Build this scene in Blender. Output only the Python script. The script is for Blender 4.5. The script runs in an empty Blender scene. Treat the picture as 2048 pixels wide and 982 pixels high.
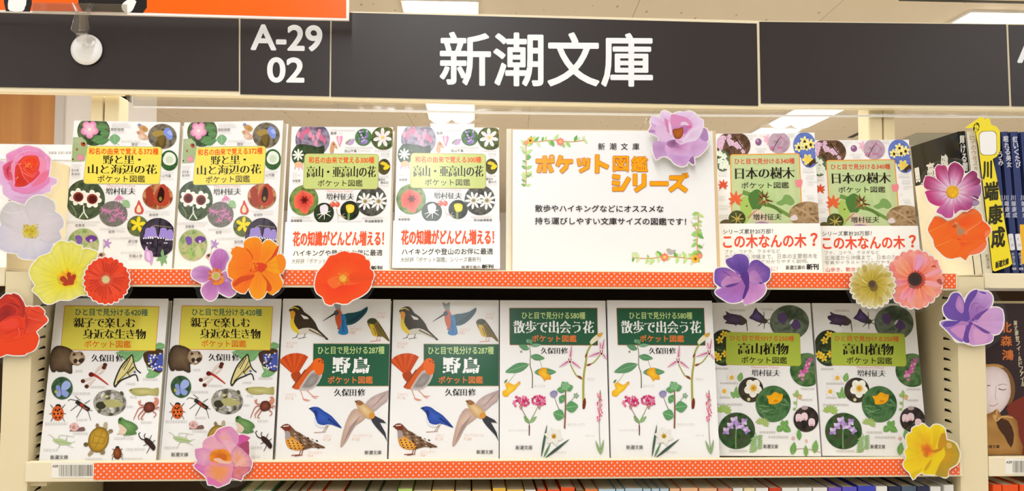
import bpy, math, random
from mathutils import Vector, Matrix

SC = bpy.context.scene
COL = SC.collection

# ------------------------------------------------------------------ camera
FPX = 1750.0
YAW, PIT, ROL = math.radians(2.81), math.radians(2.85), math.radians(0.27)
EYE = Vector((0.0, -0.828, 1.40))
FW = Vector((math.sin(YAW)*math.cos(PIT), math.cos(YAW)*math.cos(PIT), math.sin(PIT)))
RT0 = Vector((math.cos(YAW), -math.sin(YAW), 0.0))
UP0 = RT0.cross(FW)
RT = RT0*math.cos(ROL) + UP0*math.sin(ROL)
UP = -RT0*math.sin(ROL) + UP0*math.cos(ROL)
cd = bpy.data.cameras.new('camera')
cd.sensor_fit = 'HORIZONTAL'
cd.sensor_width = 36.0
cd.lens = FPX*36.0/2048.0
cd.clip_start = 0.02
cam = bpy.data.objects.new('camera', cd)
COL.objects.link(cam)
m3 = Matrix((RT, UP, -FW)).transposed()
cam.matrix_world = Matrix.Translation(EYE) @ m3.to_4x4()
SC.camera = cam

# ------------------------------------------------------------------ light and exposure
SC.view_settings.view_transform = 'Standard'
SC.view_settings.look = 'None'
SC.view_settings.gamma = 1.0
SC.view_settings.use_curve_mapping = False
SC.view_settings.exposure = 0.14
SC.cycles.use_denoising = True
SC.cycles.max_bounces = 8
SC.cycles.transparent_max_bounces = 24
SC.cycles.sample_clamp_indirect = 6.0
SC.cycles.caustics_reflective = False
SC.cycles.caustics_refractive = False
CEIL = EYE.z + 1.30
world = bpy.data.worlds.new('shop_ambient')
SC.world = world
world.use_nodes = True
bg = world.node_tree.nodes['Background']
bg.inputs[0].default_value = (0.98, 0.99, 1.0, 1)
bg.inputs[1].default_value = 0.36
def area(x, y, power, sx=0.32, sy=1.24, z=None):
    l = bpy.data.lights.new('ceiling_tube_and_fill_light', 'AREA')
    l.shape = 'RECTANGLE'; l.size = sx; l.size_y = sy
    l.energy = power; l.color = (0.955, 0.985, 1.0)
    o = bpy.data.objects.new('ceiling_tube_and_fill_light', l)
    o.location = (x, y, z or CEIL-0.06)
    COL.objects.link(o)
for ly in (-3.4, -2.0, -0.7):          # over the aisle where the photograph was taken
    for lx in (-2.85, -0.14, 2.57):
        area(lx, ly, 14.5, sx=0.11)
for ly in (1.3, 3.92, 6.63, 9.5):      # added fill over far aisles, brightening ceiling and walls; some sit at visible lamps
    for lx in (-5.5, -2.85, -0.139, 2.485, 5.2, 8.0):
        area(lx, ly, 36.0 if ly < 2 else 24.0, z=CEIL-0.05)

def at(x, y, Y):
    "the point of the plane Y that shows at this place of the photograph"
    d = FW + RT*((x-1024.0)/FPX) - UP*((y-491.0)/FPX)
    return EYE + d*((Y-EYE.y)/d.y)

# ------------------------------------------------------------------ helpers
def lin(c):
    c = c.lstrip('#')
    if len(c) == 3: c = c[0]*2+c[1]*2+c[2]*2
    out = []
    for i in (0, 2, 4):
        v = int(c[i:i+2], 16)/255.0
        out.append(v/12.92 if v <= 0.04045 else ((v+0.055)/1.055)**2.4)
    return tuple(out)
def mixc(a, b, t):
    return tuple(a[i]+(b[i]-a[i])*t for i in range(3))

def mat(name, col, rough=0.5, spec=0.5, coat=0.0, metal=0.0, emit=0.0):
    m = bpy.data.materials.new(name)
    m.use_nodes = True
    b = m.node_tree.nodes['Principled BSDF']
    b.inputs['Base Color'].default_value = (*lin(col), 1)
    b.inputs['Roughness'].default_value = rough
    b.inputs['Specular IOR Level'].default_value = spec
    b.inputs['Coat Weight'].default_value = coat
    b.inputs['Coat Roughness'].default_value = 0.12
    b.inputs['Metallic'].default_value = metal
    if emit:
        b.inputs['Emission Color'].default_value = (1, 0.98, 0.94, 1)
        b.inputs['Emission Strength'].default_value = emit
    return m
def noise_bump(m, scale, strength, dist=0.001):
    nt = m.node_tree
    tc = nt.nodes.new('ShaderNodeTexCoord'); n = nt.nodes.new('ShaderNodeTexNoise'); bp = nt.nodes.new('ShaderNodeBump')
    n.inputs['Scale'].default_value = scale
    bp.inputs['Strength'].default_value = strength; bp.inputs['Distance'].default_value = dist
    nt.links.new(tc.outputs['Object'], n.inputs['Vector'])
    nt.links.new(n.outputs['Fac'], bp.inputs['Height'])
    nt.links.new(bp.outputs['Normal'], nt.nodes['Principled BSDF'].inputs['Normal'])
    return m

def print_mat(name, rough, spec=0.4, bump=0.0, scale=9.0, coat=0.0):
    m = mat(name, '#ffffff', rough, spec, coat)
    nt = m.node_tree
    a = nt.nodes.new('ShaderNodeAttribute'); a.attribute_name = 'ink'
    nt.links.new(a.outputs['Color'], nt.nodes['Principled BSDF'].inputs['Base Color'])
    if bump: noise_bump(m, scale, bump, 0.004)
    return m
M_COVER = print_mat('glossy_printed_cover', 0.17, 0.24, 0.12, 12.0)
M_VINYL = print_mat('cover_in_vinyl_wrap', 0.14, 0.36, 0.22, 11.0, 0.25)
M_BAND = print_mat('printed_paper_band', 0.45, 0.3)
M_CARD = print_mat('laminated_card', 0.20, 0.45, 0.10, 8.0)
M_CUT = print_mat('printed_cutout', 0.30, 0.4, 0.06, 16.0)
M_SIGN = noise_bump(mat('charcoal_sign_sheet', '#302929', 0.34, 0.45), 30, 0.05)
M_LETTER = mat('white_lettering', '#f1f3f6', 0.4, 0.3)
M_CREAM = noise_bump(mat('cream_painted_steel', '#ecdcb4', 0.42, 0.4), 180, 0.06, 0.0003)
M_CREAM2 = noise_bump(mat('cream_painted_rail', '#f3e5c4', 0.45, 0.4), 180, 0.05, 0.0003)
M_DARK = mat('dark_slot', '#1a1510', 0.8, 0.1)
M_BACK = mat('shade_brown_back_panel', '#4a3828', 0.7, 0.2)  # dark brown carries the shade of the unlit shelf interior
M_PAGE = mat('book_pages', '#e6dcc6', 0.8, 0.1)
M_WHITE = mat('white_plastic', '#fbfafc', 0.25, 0.5)
M_LAMPH = mat('lamp_housing', '#efece6', 0.5, 0.3)
M_LAMP = mat('lamp_diffuser', '#ffffff', 0.5, 0.2, emit=5.0)
M_WALLW = noise_bump(mat('white_wall_paint', '#f3ece4', 0.8, 0.2), 60, 0.1)
M_GREYW = mat('grey_white_column', '#d6cec6', 0.7, 0.2)
M_VENT = mat('dark_vent_slot', '#3d3a2c', 0.7, 0.2)

def film_mat(name, fac, tint):
    m = bpy.data.materials.new(name); m.use_nodes = True
    nt = m.node_tree; nt.nodes.clear()
    out = nt.nodes.new('ShaderNodeOutputMaterial'); mx = nt.nodes.new('ShaderNodeMixShader')
    tr = nt.nodes.new('ShaderNodeBsdfTransparent'); gl = nt.nodes.new('ShaderNodeBsdfGlossy')
    fr = nt.nodes.new('ShaderNodeLayerWeight'); pw = nt.nodes.new('ShaderNodeMath'); pw.operation = 'POWER'; pw.inputs[1].default_value = 4.0
    nt.links.new(fr.outputs['Facing'], pw.inputs[0])
    ad = nt.nodes.new('ShaderNodeMath'); ad.operation = 'MULTIPLY_ADD'; ad.inputs[1].default_value = 0.6; ad.inputs[2].default_value = fac
    tr.inputs[0].default_value = (*lin(tint), 1)
    gl.inputs[0].default_value = (1, 1, 1, 1); gl.inputs['Roughness'].default_value = 0.16
    nt.links.new(pw.outputs[0], ad.inputs[0]); nt.links.new(ad.outputs[0], mx.inputs[0])
    tc = nt.nodes.new('ShaderNodeTexCoord'); ns = nt.nodes.new('ShaderNodeTexNoise'); ns.inputs['Scale'].default_value = 28; bp = nt.nodes.new('ShaderNodeBump')
    bp.inputs['Strength'].default_value = 0.35; bp.inputs['Distance'].default_value = 0.004
    nt.links.new(tc.outputs['Object'], ns.inputs['Vector']); nt.links.new(ns.outputs['Fac'], bp.inputs['Height']); nt.links.new(bp.outputs['Normal'], gl.inputs['Normal'])
    nt.links.new(tr.outputs[0], mx.inputs[1]); nt.links.new(gl.outputs[0], mx.inputs[2])
    nt.links.new(mx.outputs[0], out.inputs[0])
    return m
M_FILM = film_mat('laminate_film', 0.022, '#ffffff')
M_CLEAR = film_mat('clear_plastic', 0.13, '#f8f7f3')

def wood_mat():
    m = mat('orange_wood_veneer', '#c98a45', 0.45, 0.4)
    nt = m.node_tree; b = nt.nodes['Principled BSDF']
    tc = nt.nodes.new('ShaderNodeTexCoord'); mp = nt.nodes.new('ShaderNodeMapping')
    mp.inputs['Scale'].default_value = (7.0, 7.0, 0.35)
    n = nt.nodes.new('ShaderNodeTexNoise'); n.inputs['Scale'].default_value = 2.0; n.inputs['Detail'].default_value = 5
    r = nt.nodes.new('ShaderNodeValToRGB')
    r.color_ramp.elements[0].position = 0.35; r.color_ramp.elements[0].color = (*lin('#b06a22'), 1)
    r.color_ramp.elements[1].position = 0.65; r.color_ramp.elements[1].color = (*lin('#ca883a'), 1)
    L = nt.links.new
    L(tc.outputs['Object'], mp.inputs[0]); L(mp.outputs[0], n.inputs['Vector']); L(n.outputs['Fac'], r.inputs[0]); L(r.outputs[0], b.inputs['Base Color'])
    return m
M_WOOD = wood_mat()

def ceil_mat():
    m = mat('ceiling_tile', '#ccbca4', 0.9, 0.1)
    nt = m.node_tree; b = nt.nodes['Principled BSDF']; L = nt.links.new
    tc = nt.nodes.new('ShaderNodeTexCoord')
    br = nt.nodes.new('ShaderNodeTexBrick')
    br.inputs['Color1'].default_value = (*lin('#ccbca4'), 1); br.inputs['Color2'].default_value = (*lin('#cab99f'), 1)
    br.inputs['Mortar'].default_value = (*lin('#a39174'), 1)
    br.inputs['Scale'].default_value = 1.0; br.inputs['Mortar Size'].default_value = 0.0022
    br.inputs['Brick Width'].default_value = 0.91; br.inputs['Row Height'].default_value = 0.91
    mp = nt.nodes.new('ShaderNodeMapping'); mp.inputs['Location'].default_value = (0.31, 0.1, 0); mp.inputs['Rotation'].default_value = (0, 0, math.radians(3))
    vo = nt.nodes.new('ShaderNodeTexVoronoi'); vo.inputs['Scale'].default_value = 11.0
    mp2 = nt.nodes.new('ShaderNodeMapping'); mp2.inputs['Scale'].default_value = (1.6, 0.5, 1)
    lt = nt.nodes.new('ShaderNodeMath'); lt.operation = 'LESS_THAN'; lt.inputs[1].default_value = 0.10
    mx = nt.nodes.new('ShaderNodeMix'); mx.data_type = 'RGBA'
    mx.inputs[7].default_value = (*lin('#a8946f'), 1)
    L(tc.outputs['Object'], mp.inputs[0]); L(mp.outputs[0], br.inputs['Vector'])
    L(tc.outputs['Object'], mp2.inputs[0]); L(mp2.outputs[0], vo.inputs['Vector']); L(vo.outputs['Distance'], lt.inputs[0])
    L(lt.outputs[0], mx.inputs[0]); L(br.outputs['Color'], mx.inputs[6]); L(mx.outputs[2], b.inputs['Base Color'])
    return m
M_CEIL = ceil_mat()
M_FLOOR = noise_bump(mat('pale_floor_sheet', '#d9d2c6', 0.5, 0.3), 20, 0.05)

def dot_mat():
    m = mat('orange_polka_dot_paper', '#ff6a35', 0.5, 0.3)
    nt = m.node_tree; b = nt.nodes['Principled BSDF']; L = nt.links.new
    tc = nt.nodes.new('ShaderNodeTexCoord'); rs = []
    for off in (0.0, 0.5):
        mp = nt.nodes.new('ShaderNodeMapping'); k = 1/0.0053
        mp.inputs['Scale'].default_value = (k, 0, k); mp.inputs['Location'].default_value = (off, 0, off)
        fr = nt.nodes.new('ShaderNodeVectorMath'); fr.operation = 'FRACTION'
        sb = nt.nodes.new('ShaderNodeVectorMath'); sb.operation = 'SUBTRACT'; sb.inputs[1].default_value = (0.5, 0, 0.5)
        ln = nt.nodes.new('ShaderNodeVectorMath'); ln.operation = 'LENGTH'
        lt = nt.nodes.new('ShaderNodeMath'); lt.operation = 'LESS_THAN'; lt.inputs[1].default_value = 0.16
        L(tc.outputs['Object'], mp.inputs[0]); L(mp.outputs[0], fr.inputs[0]); L(fr.outputs[0], sb.inputs[0]); L(sb.outputs[0], ln.inputs[0]); L(ln.outputs['Value'], lt.inputs[0])
        rs.append(lt)
    mm = nt.nodes.new('ShaderNodeMath'); mm.operation = 'MAXIMUM'
    mx = nt.nodes.new('ShaderNodeMix'); mx.data_type = 'RGBA'
    mx.inputs[6].default_value = (*lin('#fb6626'), 1); mx.inputs[7].default_value = (*lin('#efc9ca'), 1)
    L(rs[0].outputs[0], mm.inputs[0]); L(rs[1].outputs[0], mm.inputs[1]); L(mm.outputs[0], mx.inputs[0]); L(mx.outputs[2], b.inputs['Base Color'])
    return m
M_DOT = dot_mat()

def tag(o, label=None, cat=None, group=None, kind=None):
    if label: o['label'] = label
    if cat: o['category'] = cat
    if group: o['group'] = group
    if kind: o['kind'] = kind
    return o
def empty(name, loc=(0, 0, 0), rot=(0, 0, 0), label=None, cat=None, group=None):
    o = bpy.data.objects.new(name, None); COL.objects.link(o)
    o.empty_display_size = 0.02
    o.location = loc; o.rotation_euler = rot
    return tag(o, label, cat, group)
class MB:
    "collects faces and links them as one mesh object"
    def __init__(s): s.v = []; s.f = []; s.mi = []
    def face(s, pts, mi=0):
        n = len(s.v); s.v += [tuple(p) for p in pts]; s.f.append(list(range(n, n+len(pts)))); s.mi.append(mi)
    def prism(s, front, back, mi=0):
        "front and back: matching loops of points, front counter-clockwise seen from the front"
        n = len(s.v); k = len(front)
        s.v += [tuple(p) for p in front]+[tuple(p) for p in back]
        s.f.append(list(range(n, n+k))); s.f.append(list(range(n+2*k-1, n+k-1, -1)))
        for i in range(k):
            j = (i+1) % k
            s.f.append([n+j, n+i, n+k+i, n+k+j])
        s.mi += [mi]*(k+2)
    def box(s, x0, x1, y0, y1, z0, z1, mi=0):
        a, b = ((x0, x1) if x0 < x1 else (x1, x0))
        s.prism([(a, y0, z0), (b, y0, z0), (b, y0, z1), (a, y0, z1)], [(a, y1, z0), (b, y1, z0), (b, y1, z1), (a, y1, z1)], mi)
    def lathe(s, prof, c, axis, n=32, mi=0):
        ax = Vector(axis).normalized(); u = ax.orthogonal().normalized(); w = ax.cross(u)
        b0 = len(s.v)
        for r, h in prof:
            for i in range(n):
                a = 2*math.pi*i/n
                s.v.append(tuple(Vector(c)+ax*h+(u*math.cos(a)+w*math.sin(a))*r))
        for j in range(len(prof)-1):
            for i in range(n):
                k = (i+1) % n
                s.f.append([b0+j*n+i, b0+j*n+k, b0+(j+1)*n+k, b0+(j+1)*n+i]); s.mi.append(mi)
    def build(s, name, mats, parent=None, bevel=0.0, smooth=False):
        me = bpy.data.meshes.new(name); me.from_pydata(s.v, [], s.f)
        for m in (mats if isinstance(mats, (list, tuple)) else [mats]): me.materials.append(m)
        me.polygons.foreach_set('material_index', s.mi)
        if smooth: me.polygons.foreach_set('use_smooth', [True]*len(s.f))
        me.update()
        o = bpy.data.objects.new(name, me); COL.objects.link(o)
        if parent: o.parent = parent
        if bevel:
            b = o.modifiers.new('soft_edges', 'BEVEL'); b.width = bevel; b.segments = 2; b.limit_method = 'ANGLE'
        return o

# ------------------------------------------------------------------ printing: flat inks laid on a surface
_txt = {}
def glyphs(s):
    if s not in _txt:
        c = bpy.data.curves.new('lettering', 'FONT'); c.body = s; c.resolution_u = 7 if s in ('A-29', '02', 'A') else 3
        o = bpy.data.objects.new('lettering', c); COL.objects.link(o)
        dg = bpy.context.evaluated_depsgraph_get()
        me = bpy.data.meshes.new_from_object(o.evaluated_get(dg))
        vs = [(v.co.x, v.co.y) for v in me.vertices]
        fs = [list(p.vertices) for p in me.polygons]
        cnt = {}
        for f in fs:
            for i in range(len(f)):
                e = (f[i], f[(i+1) % len(f)]); k = (min(e), max(e)); cnt[k] = cnt.get(k, 0)+1
        ed = [k for k, n in cnt.items() if n == 1]
        bpy.data.objects.remove(o); bpy.data.meshes.remove(me); bpy.data.curves.remove(c)
        xs = [v[0] for v in vs] or [0, 1]; ys = [v[1] for v in vs] or [0, 1]
        _txt[s] = (vs, fs, ed, min(xs), max(xs), min(ys), max(ys))
    return _txt[s]

def _h(i, j, s):
    v = math.sin(i*127.1+j*311.7+s*74.7)*43758.5453
    return v-math.floor(v)
def vnoise(x, y, s=0.0):
    i, j = math.floor(x), math.floor(y); fx, fy = x-i, y-j
    fx = fx*fx*(3-2*fx); fy = fy*fy*(3-2*fy)
    a = _h(i, j, s)*(1-fx)+_h(i+1, j, s)*fx; b = _h(i, j+1, s)*(1-fx)+_h(i+1, j+1, s)*fx
    return a*(1-fy)+b*fy
def smooth(pts, n=4, closed=True):
    out = []; k = len(pts)
    for i in range(k if closed else k-1):
        p0 = pts[(i-1) % k] if closed or i > 0 else pts[i]
        p1 = pts[i]; p2 = pts[(i+1) % k]
        p3 = pts[(i+2) % k] if closed or i+2 < k else p2
        for q in range(n):
            t = q/n
            out.append(tuple(0.5*(2*p1[a]+(p2[a]-p0[a])*t+(2*p0[a]-5*p1[a]+4*p2[a]-p3[a])*t*t+(3*p1[a]-p0[a]-3*p2[a]+p3[a])*t**3) for a in (0, 1)))
    if not closed: out.append(tuple(pts[-1]))
    return out
def pr(*a):
    return [(a[i], a[i+1]) for i in range(0, len(a), 2)]

def star(pts, cen):
    "outline seen from cen as one sweep of rays, so that its rings never fold over each other"
    cx, cy = cen; q = [(p[0]-cx, p[1]-cy) for p in pts]; n = len(q)
    angs = sorted(math.atan2(y, x) for x, y in q if x*x+y*y > 1e-9)
    A = []
    for a in angs:
        if not A or a-A[-1] > 0.006: A.append(a)
    if len(A) > 1 and A[0]+2*math.pi-A[-1] < 0.006: A.pop()
    gaps = [((A[(i+1) % len(A)]-A[i]) % (2*math.pi), i) for i in range(len(A))]
    g, i = max(gaps); closed = g < 2.0
    if not closed: A = A[i+1:]+A[:i+1]
    out = []
    for a in A:
        dx, dy = math.cos(a), math.sin(a); best = 0.0
        for k in range(n):
            x1, y1 = q[k-1]; x2, y2 = q[k]
            s1 = dx*y1-dy*x1; s2 = dx*y2-dy*x2
            if (s1 > 1e-9 and s2 > 1e-9) or (s1 < -1e-9 and s2 < -1e-9): continue
            if abs(s1-s2) < 1e-12: t = max(dx*x1+dy*y1, dx*x2+dy*y2)
            else:
                u = s1/(s1-s2); t = dx*(x1+(x2-x1)*u)+dy*(y1+(y2-y1)*u)
            if t > best: best = t
        out.append((cx+dx*best, cy+dy*best))
    return out, closed

class Art:
    def __init__(s, mapping, step=2.5e-6, seed=1):
        s.m = mapping; s.step = step; s.k = 0
        s.v = []; s.f = []; s.c = []; s.rnd = random.Random(seed); s.seed = seed
    def up(s): s.k += 1
    def _add(s, pts, cols, faces, fan=0):
        n = len(s.v)
        for i, p in enumerate(pts): s.v.append(s.m(p[0], p[1], s.k*s.step+((i//4) % 13)*fan*4e-7))
        s.c += cols
        s.f += [[n+i for i in f] for f in faces]
    def F(s, pts, col, sm=0):
        if sm: pts = smooth(pts, sm)
        s.up(); c = lin(col); s._add(pts, [c]*len(pts), [list(range(len(pts)))])
    def solid(s, pts3, faces, col):
        n = len(s.v); c = lin(col); s.v += [tuple(p) for p in pts3]; s.c += [c]*len(pts3); s.f += [[n+i for i in f] for f in faces]
    def G(s, pts, cen, stops, sm=4, streak=0.0, closed=True, mott=0.0, rings=7, sf=3.0):
        "outline filled by rings about cen; stops = [(t, colour)...]; streak = ray-like variation, mott = blotches"
        if sm: pts = smooth(pts, sm, closed)
        pts, closed = star(pts, cen)
        s.up(); st = [(t, lin(c)) for t, c in stops]
        P = []; Cc = []; k = len(pts); sd = s.seed+s.k*7.3
        for r in range(rings+1):
            t = r/rings
            for i in range(len(st)-1):
                if st[i][0] <= t <= st[i+1][0]:
                    base = mixc(st[i][1], st[i+1][1], (t-st[i][0])/max(1e-6, st[i+1][0]-st[i][0])); break
            else: base = st[-1][1]
            for i, p in enumerate(pts):
                q = (cen[0]+(p[0]-cen[0])*t, cen[1]+(p[1]-cen[1])*t)
                g = 1.0
                if streak: g += streak*(vnoise(math.atan2(p[1]-cen[1], p[0]-cen[0])*sf*5, 0.3+t*0.8, sd)-0.5)*2*min(1, t*2)
                if mott: g += mott*(vnoise(q[0]*0.035, q[1]*0.035, sd)-0.5)*2
                P.append(q); Cc.append(tuple(max(0, min(1, b*g)) for b in base))
        fs = []
        for r in range(rings):
            for i in range(k if closed else k-1):
                j = (i+1) % k
                fs.append([r*k+i, r*k+j, (r+1)*k+j, (r+1)*k+i])
        s._add(P, Cc, fs)
    def D(s, cx, cy, rx, ry, cols, sc=0.04, n=36, rings=12):
        "round photograph: mottled colours"
        s.up(); cs = [lin(c) for c in cols]; P = []; Cc = []; sd = s.seed+s.k*3.7
        for r in range(rings+1):
            for i in range(n):
                a = 2*math.pi*i/n; t = r/rings
                x, y = cx+rx*t*math.cos(a), cy+ry*t*math.sin(a)
                v = vnoise(x*sc, y*sc, sd)*0.65+vnoise(x*sc*2.7, y*sc*2.7, sd+5)*0.35
                v = max(0, min(0.999, (v-0.2)/0.6))*(len(cs)-1); q = int(v)
                P.append((x, y)); Cc.append(mixc(cs[q], cs[q+1], v-q))
        s._add(P, Cc, [[r*n+i, r*n+(i+1) % n, (r+1)*n+(i+1) % n, (r+1)*n+i] for r in range(rings) for i in range(n)])
    def E(s, cx, cy, rx, ry, col, rot=0.0, n=20):
        c, d = math.cos(rot), math.sin(rot)
        s.F([(cx+rx*math.cos(a)*c-ry*math.sin(a)*d, cy+rx*math.cos(a)*d+ry*math.sin(a)*c) for a in [2*math.pi*i/n for i in range(n)]], col)
    def S(s, pts, w0, w1, col, sm=4):
        if sm and len(pts) > 2: pts = smooth(pts, sm, False)
        s.up(); P = []; k = len(pts)
        for i, p in enumerate(pts):
            a, b = pts[max(0, i-1)], pts[min(k-1, i+1)]
            dx, dy = b[0]-a[0], b[1]-a[1]; l = math.hypot(dx, dy) or 1; w = (w0+(w1-w0)*i/max(1, k-1))/2
            P += [(p[0]-dy/l*w, p[1]+dx/l*w), (p[0]+dy/l*w, p[1]-dx/l*w)]
        s._add(P, [lin(col)]*len(P), [[2*i, 2*i+1, 2*i+3, 2*i+2] for i in range(k-1)])
    def RR(s, quad, r, col, n=5):
        "quadrilateral with rounded corners"
        pts = []
        for i in range(4):
            p, a, b = quad[i], quad[i-1], quad[(i+1) % 4]
            def to(q):
                l = math.hypot(q[0]-p[0], q[1]-p[1]); return (p[0]+(q[0]-p[0])*r/l, p[1]+(q[1]-p[1])*r/l)
            u, v = to(a), to(b)
            for j in range(n+1):
                t = j/n
                pts.append(tuple((1-t)**2*u[c]+2*t*(1-t)*p[c]+t*t*v[c] for c in (0, 1)))
        s.F(pts, col)
    def T(s, txt, x0, y0, x1, y1, col, bold=0.0, serif=0.0, skew=0.0, carve=None):
        "lettering fitted to a box; bold widens every stroke, serif only the upright ones"
        vs, fs, ed, ax, bx, ay, by = glyphs(txt)
        kx = (x1-x0)/((bx-ax) or 1); ky = (y1-y0)/((by-ay) or 1)
        def mp(v):
            X = x0+(v[0]-ax)*kx
            return (X, y1-(v[1]-ay)*ky+skew*(X-x0))
        pv = [mp(v) for v in vs]; c = lin(col)
        s.up(); s._add(pv, [c]*len(pv), fs)
        H = abs(ky)
        if carve:                                   # thin level strokes: their edges are trimmed in the ground colour
            P = []; fcs = []; cc = lin(carve)
            for a, b in ed:
                p, q = pv[a], pv[b]; dx, dy = q[0]-p[0], q[1]-p[1]; l = math.hypot(dx, dy)
                if l < 1e-9 or abs(dx)/l < 0.93: continue
                w = 0.017*H; nx, ny = -dy/l*w, dx/l*w; n = len(P)
                P += [(p[0]+nx, p[1]+ny), (q[0]+nx, q[1]+ny), (q[0]-nx, q[1]-ny), (p[0]-nx, p[1]-ny)]; fcs.append([n, n+1, n+2, n+3])
            s.up(); s._add(P, [cc]*len(P), fcs, 1); s.k += int(5.5e-6/s.step)
        if bold or serif:
            P = []; fcs = []
            for a, b in ed:
                p, q = pv[a], pv[b]; dx, dy = q[0]-p[0], q[1]-p[1]; l = math.hypot(dx, dy)
                if l < 1e-9: continue
                w = bold*H
                if serif: w += serif*H*max(0.0, abs(dy)/l-0.45)/0.55
                if w <= 0: continue
                ex, ey = dx/l*w*0.35, dy/l*w*0.35; nx, ny = -dy/l*w, dx/l*w; n = len(P)
                P += [(p[0]-ex+nx, p[1]-ey+ny), (q[0]+ex+nx, q[1]+ey+ny), (q[0]+ex-nx, q[1]+ey-ny), (p[0]-ex-nx, p[1]-ey-ny)]
                fcs.append([n, n+1, n+2, n+3])
            s.up(); s._add(P, [c]*len(P), fcs, 1); s.k += int(5.5e-6/s.step)
    def TV(s, txt, x, y0, y1, size, col, bold=0.0, lean=0.0, serif=0.0):
        "upright column of characters, x is its middle at the top, lean its sideways drift"
        n = len(txt); dy = (y1-y0)/n
        for i, ch in enumerate(txt):
            cy = y0+dy*(i+0.5); cx = x+lean*(i+0.5)/n
            if ch == '・': s.E(cx, cy, size*0.1, size*0.1, col, n=8)
            elif ch == 'ー': s.S([(cx, cy-size*0.4), (cx, cy+size*0.4)], size*0.12, size*0.12, col)
            else: s.T(ch, cx-size/2, cy-dy*0.45, cx+size/2, cy+dy*0.45, col, bold, serif)
    def SM(s, x0, y, x1, h, col='#dfdad7', gap=0.35):
        "a line of print too small to read"
        s.up(); P = []; fs = []; x = x0
        while x < x1:
            w = h*(0.5+0.5*s.rnd.random()); n = len(P)
            for yy in (y, y+h*0.55):
                n = len(P); P += [(x, yy), (min(x+w, x1), yy), (min(x+w, x1), yy+h*0.3), (x, yy+h*0.3)]; fs.append([n, n+1, n+2, n+3])
            x += w+h*gap
        s._add(P, [lin(col)]*len(P), fs)
    def FL(s, cx, cy, r, n, col, tip=None, inner=0.45, rot=0.0, sq=1.0, cen=None, rc=0.25, pw=1.0):
        "flower head with n petals"
        pts = []
        for i in range(n*6):
            a = rot+2*math.pi*i/(n*6); q = abs(math.cos(n*(a-rot)/2))**pw
            rr = r*(inner+(1-inner)*q)
            pts.append((cx+rr*math.cos(a), cy+rr*math.sin(a)*sq))
        s.G(pts, (cx, cy), [(0, col), (0.5, col), (1, tip or col)], 0, 0.12, rings=4)
        if cen: s.E(cx, cy, r*rc, r*rc*sq, cen, n=12)
    def leaf(s, x0, y0, x1, y1, w, col, vein=None):
        dx, dy = x1-x0, y1-y0; l = math.hypot(dx, dy); nx, ny = -dy/l, dx/l
        pts = [(x0, y0)]+[(x0+dx*t+nx*w*k, y0+dy*t+ny*w*k) for t, k in ((.25, .42), (.5, .5), (.75, .33))]+[(x1, y1)]+[(x0+dx*t-nx*w*k, y0+dy*t-ny*w*k) for t, k in ((.75, .33), (.5, .5), (.25, .42))]
        s.F(pts, col, 3)
        if vein: s.S([(x0, y0), (x1, y1)], w*0.06, w*0.03, vein, 0)
    def vivid(s, k):
        out = []
        for c in s.c:
            y = 0.25*c[0]+0.6*c[1]+0.15*c[2]; out.append(tuple(max(0.0, min(0.97, y+(v-y)*k)) for v in c))
        s.c = out
    def build(s, name, m, parent=None):
        me = bpy.data.meshes.new(name); me.from_pydata(s.v, [], s.f); me.materials.append(m)
        at_ = me.color_attributes.new('ink', 'FLOAT_COLOR', 'POINT')
        fl = []
        for c in s.c: fl += [c[0], c[1], c[2], 1.0]
        at_.data.foreach_set('color', fl)
        me.update()
        o = bpy.data.objects.new(name, me); COL.objects.link(o)
        if parent: o.parent = parent
        return o

def homog(q, w, h):
    "pixel quad (tl,tr,br,bl) -> function giving place on a w x h sheet, origin bottom middle"
    src = [(float(a), float(b)) for a, b in q]; dst = [(-w/2, h), (w/2, h), (w/2, 0), (-w/2, 0)]
    A = []
    for (x, y), (u, v) in zip(src, dst):
        A.append([x, y, 1, 0, 0, 0, -u*x, -u*y, u]); A.append([0, 0, 0, x, y, 1, -v*x, -v*y, v])
    n = 8
    for i in range(n):
        p = max(range(i, n), key=lambda r: abs(A[r][i])); A[i], A[p] = A[p], A[i]
        for r in range(n):
            if r != i:
                f = A[r][i]/A[i][i]
                for c in range(i, 9): A[r][c] -= f*A[i][c]
    k = [A[i][8]/A[i][i] for i in range(8)]
    def fn(x, y):
        d = k[6]*x+k[7]*y+1
        return ((k[0]*x+k[1]*y+k[2])/d, (k[3]*x+k[4]*y+k[5])/d)
    return fn
def sheet_map(q, w, h, ox, oy, sc, y0=-0.0003, clamp=True):
    fn = homog(q, w, h); e = 0.0002
    def m(x, y, lift):
        u, v = fn(ox+x/sc, oy+y/sc)
        if clamp: u = max(-w/2+e, min(w/2-e, u)); v = max(e, min(h-e, v))
        return (u, y0-lift, v)
    return m

# ------------------------------------------------------------------ the shop around the shelves
def struct(name, mb, m):
    o = mb.build(name, m); o['kind'] = 'structure'; return o
b = MB(); b.box(-9, 13, -6, 14, CEIL, CEIL+0.1); struct('ceiling', b, M_CEIL)
b = MB(); b.box(-9, 13, -6, 14, -0.1, 0.0); struct('floor', b, M_FLOOR)
b = MB(); b.box(-9, 13, 14, 14.1, 0, CEIL); struct('wall_back', b, M_WALLW)
b = MB(); b.box(13, 13.1, -6, 14, 0, CEIL); struct('wall_right', b, M_WALLW)
WY = 3.4
xa, xb, xc, xd = at(-900, 250, WY).x, at(111, 250, WY).x, at(128, 250, WY).x, at(238, 220, WY).x
b = MB(); b.box(xa, xb, WY, WY+0.08, 0, CEIL); struct('door_1', b, M_WOOD)
b = MB(); b.box(xb, xc, WY-0.01, WY+0.1, 0, CEIL); struct('trim_1', b, M_GREYW)
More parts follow.
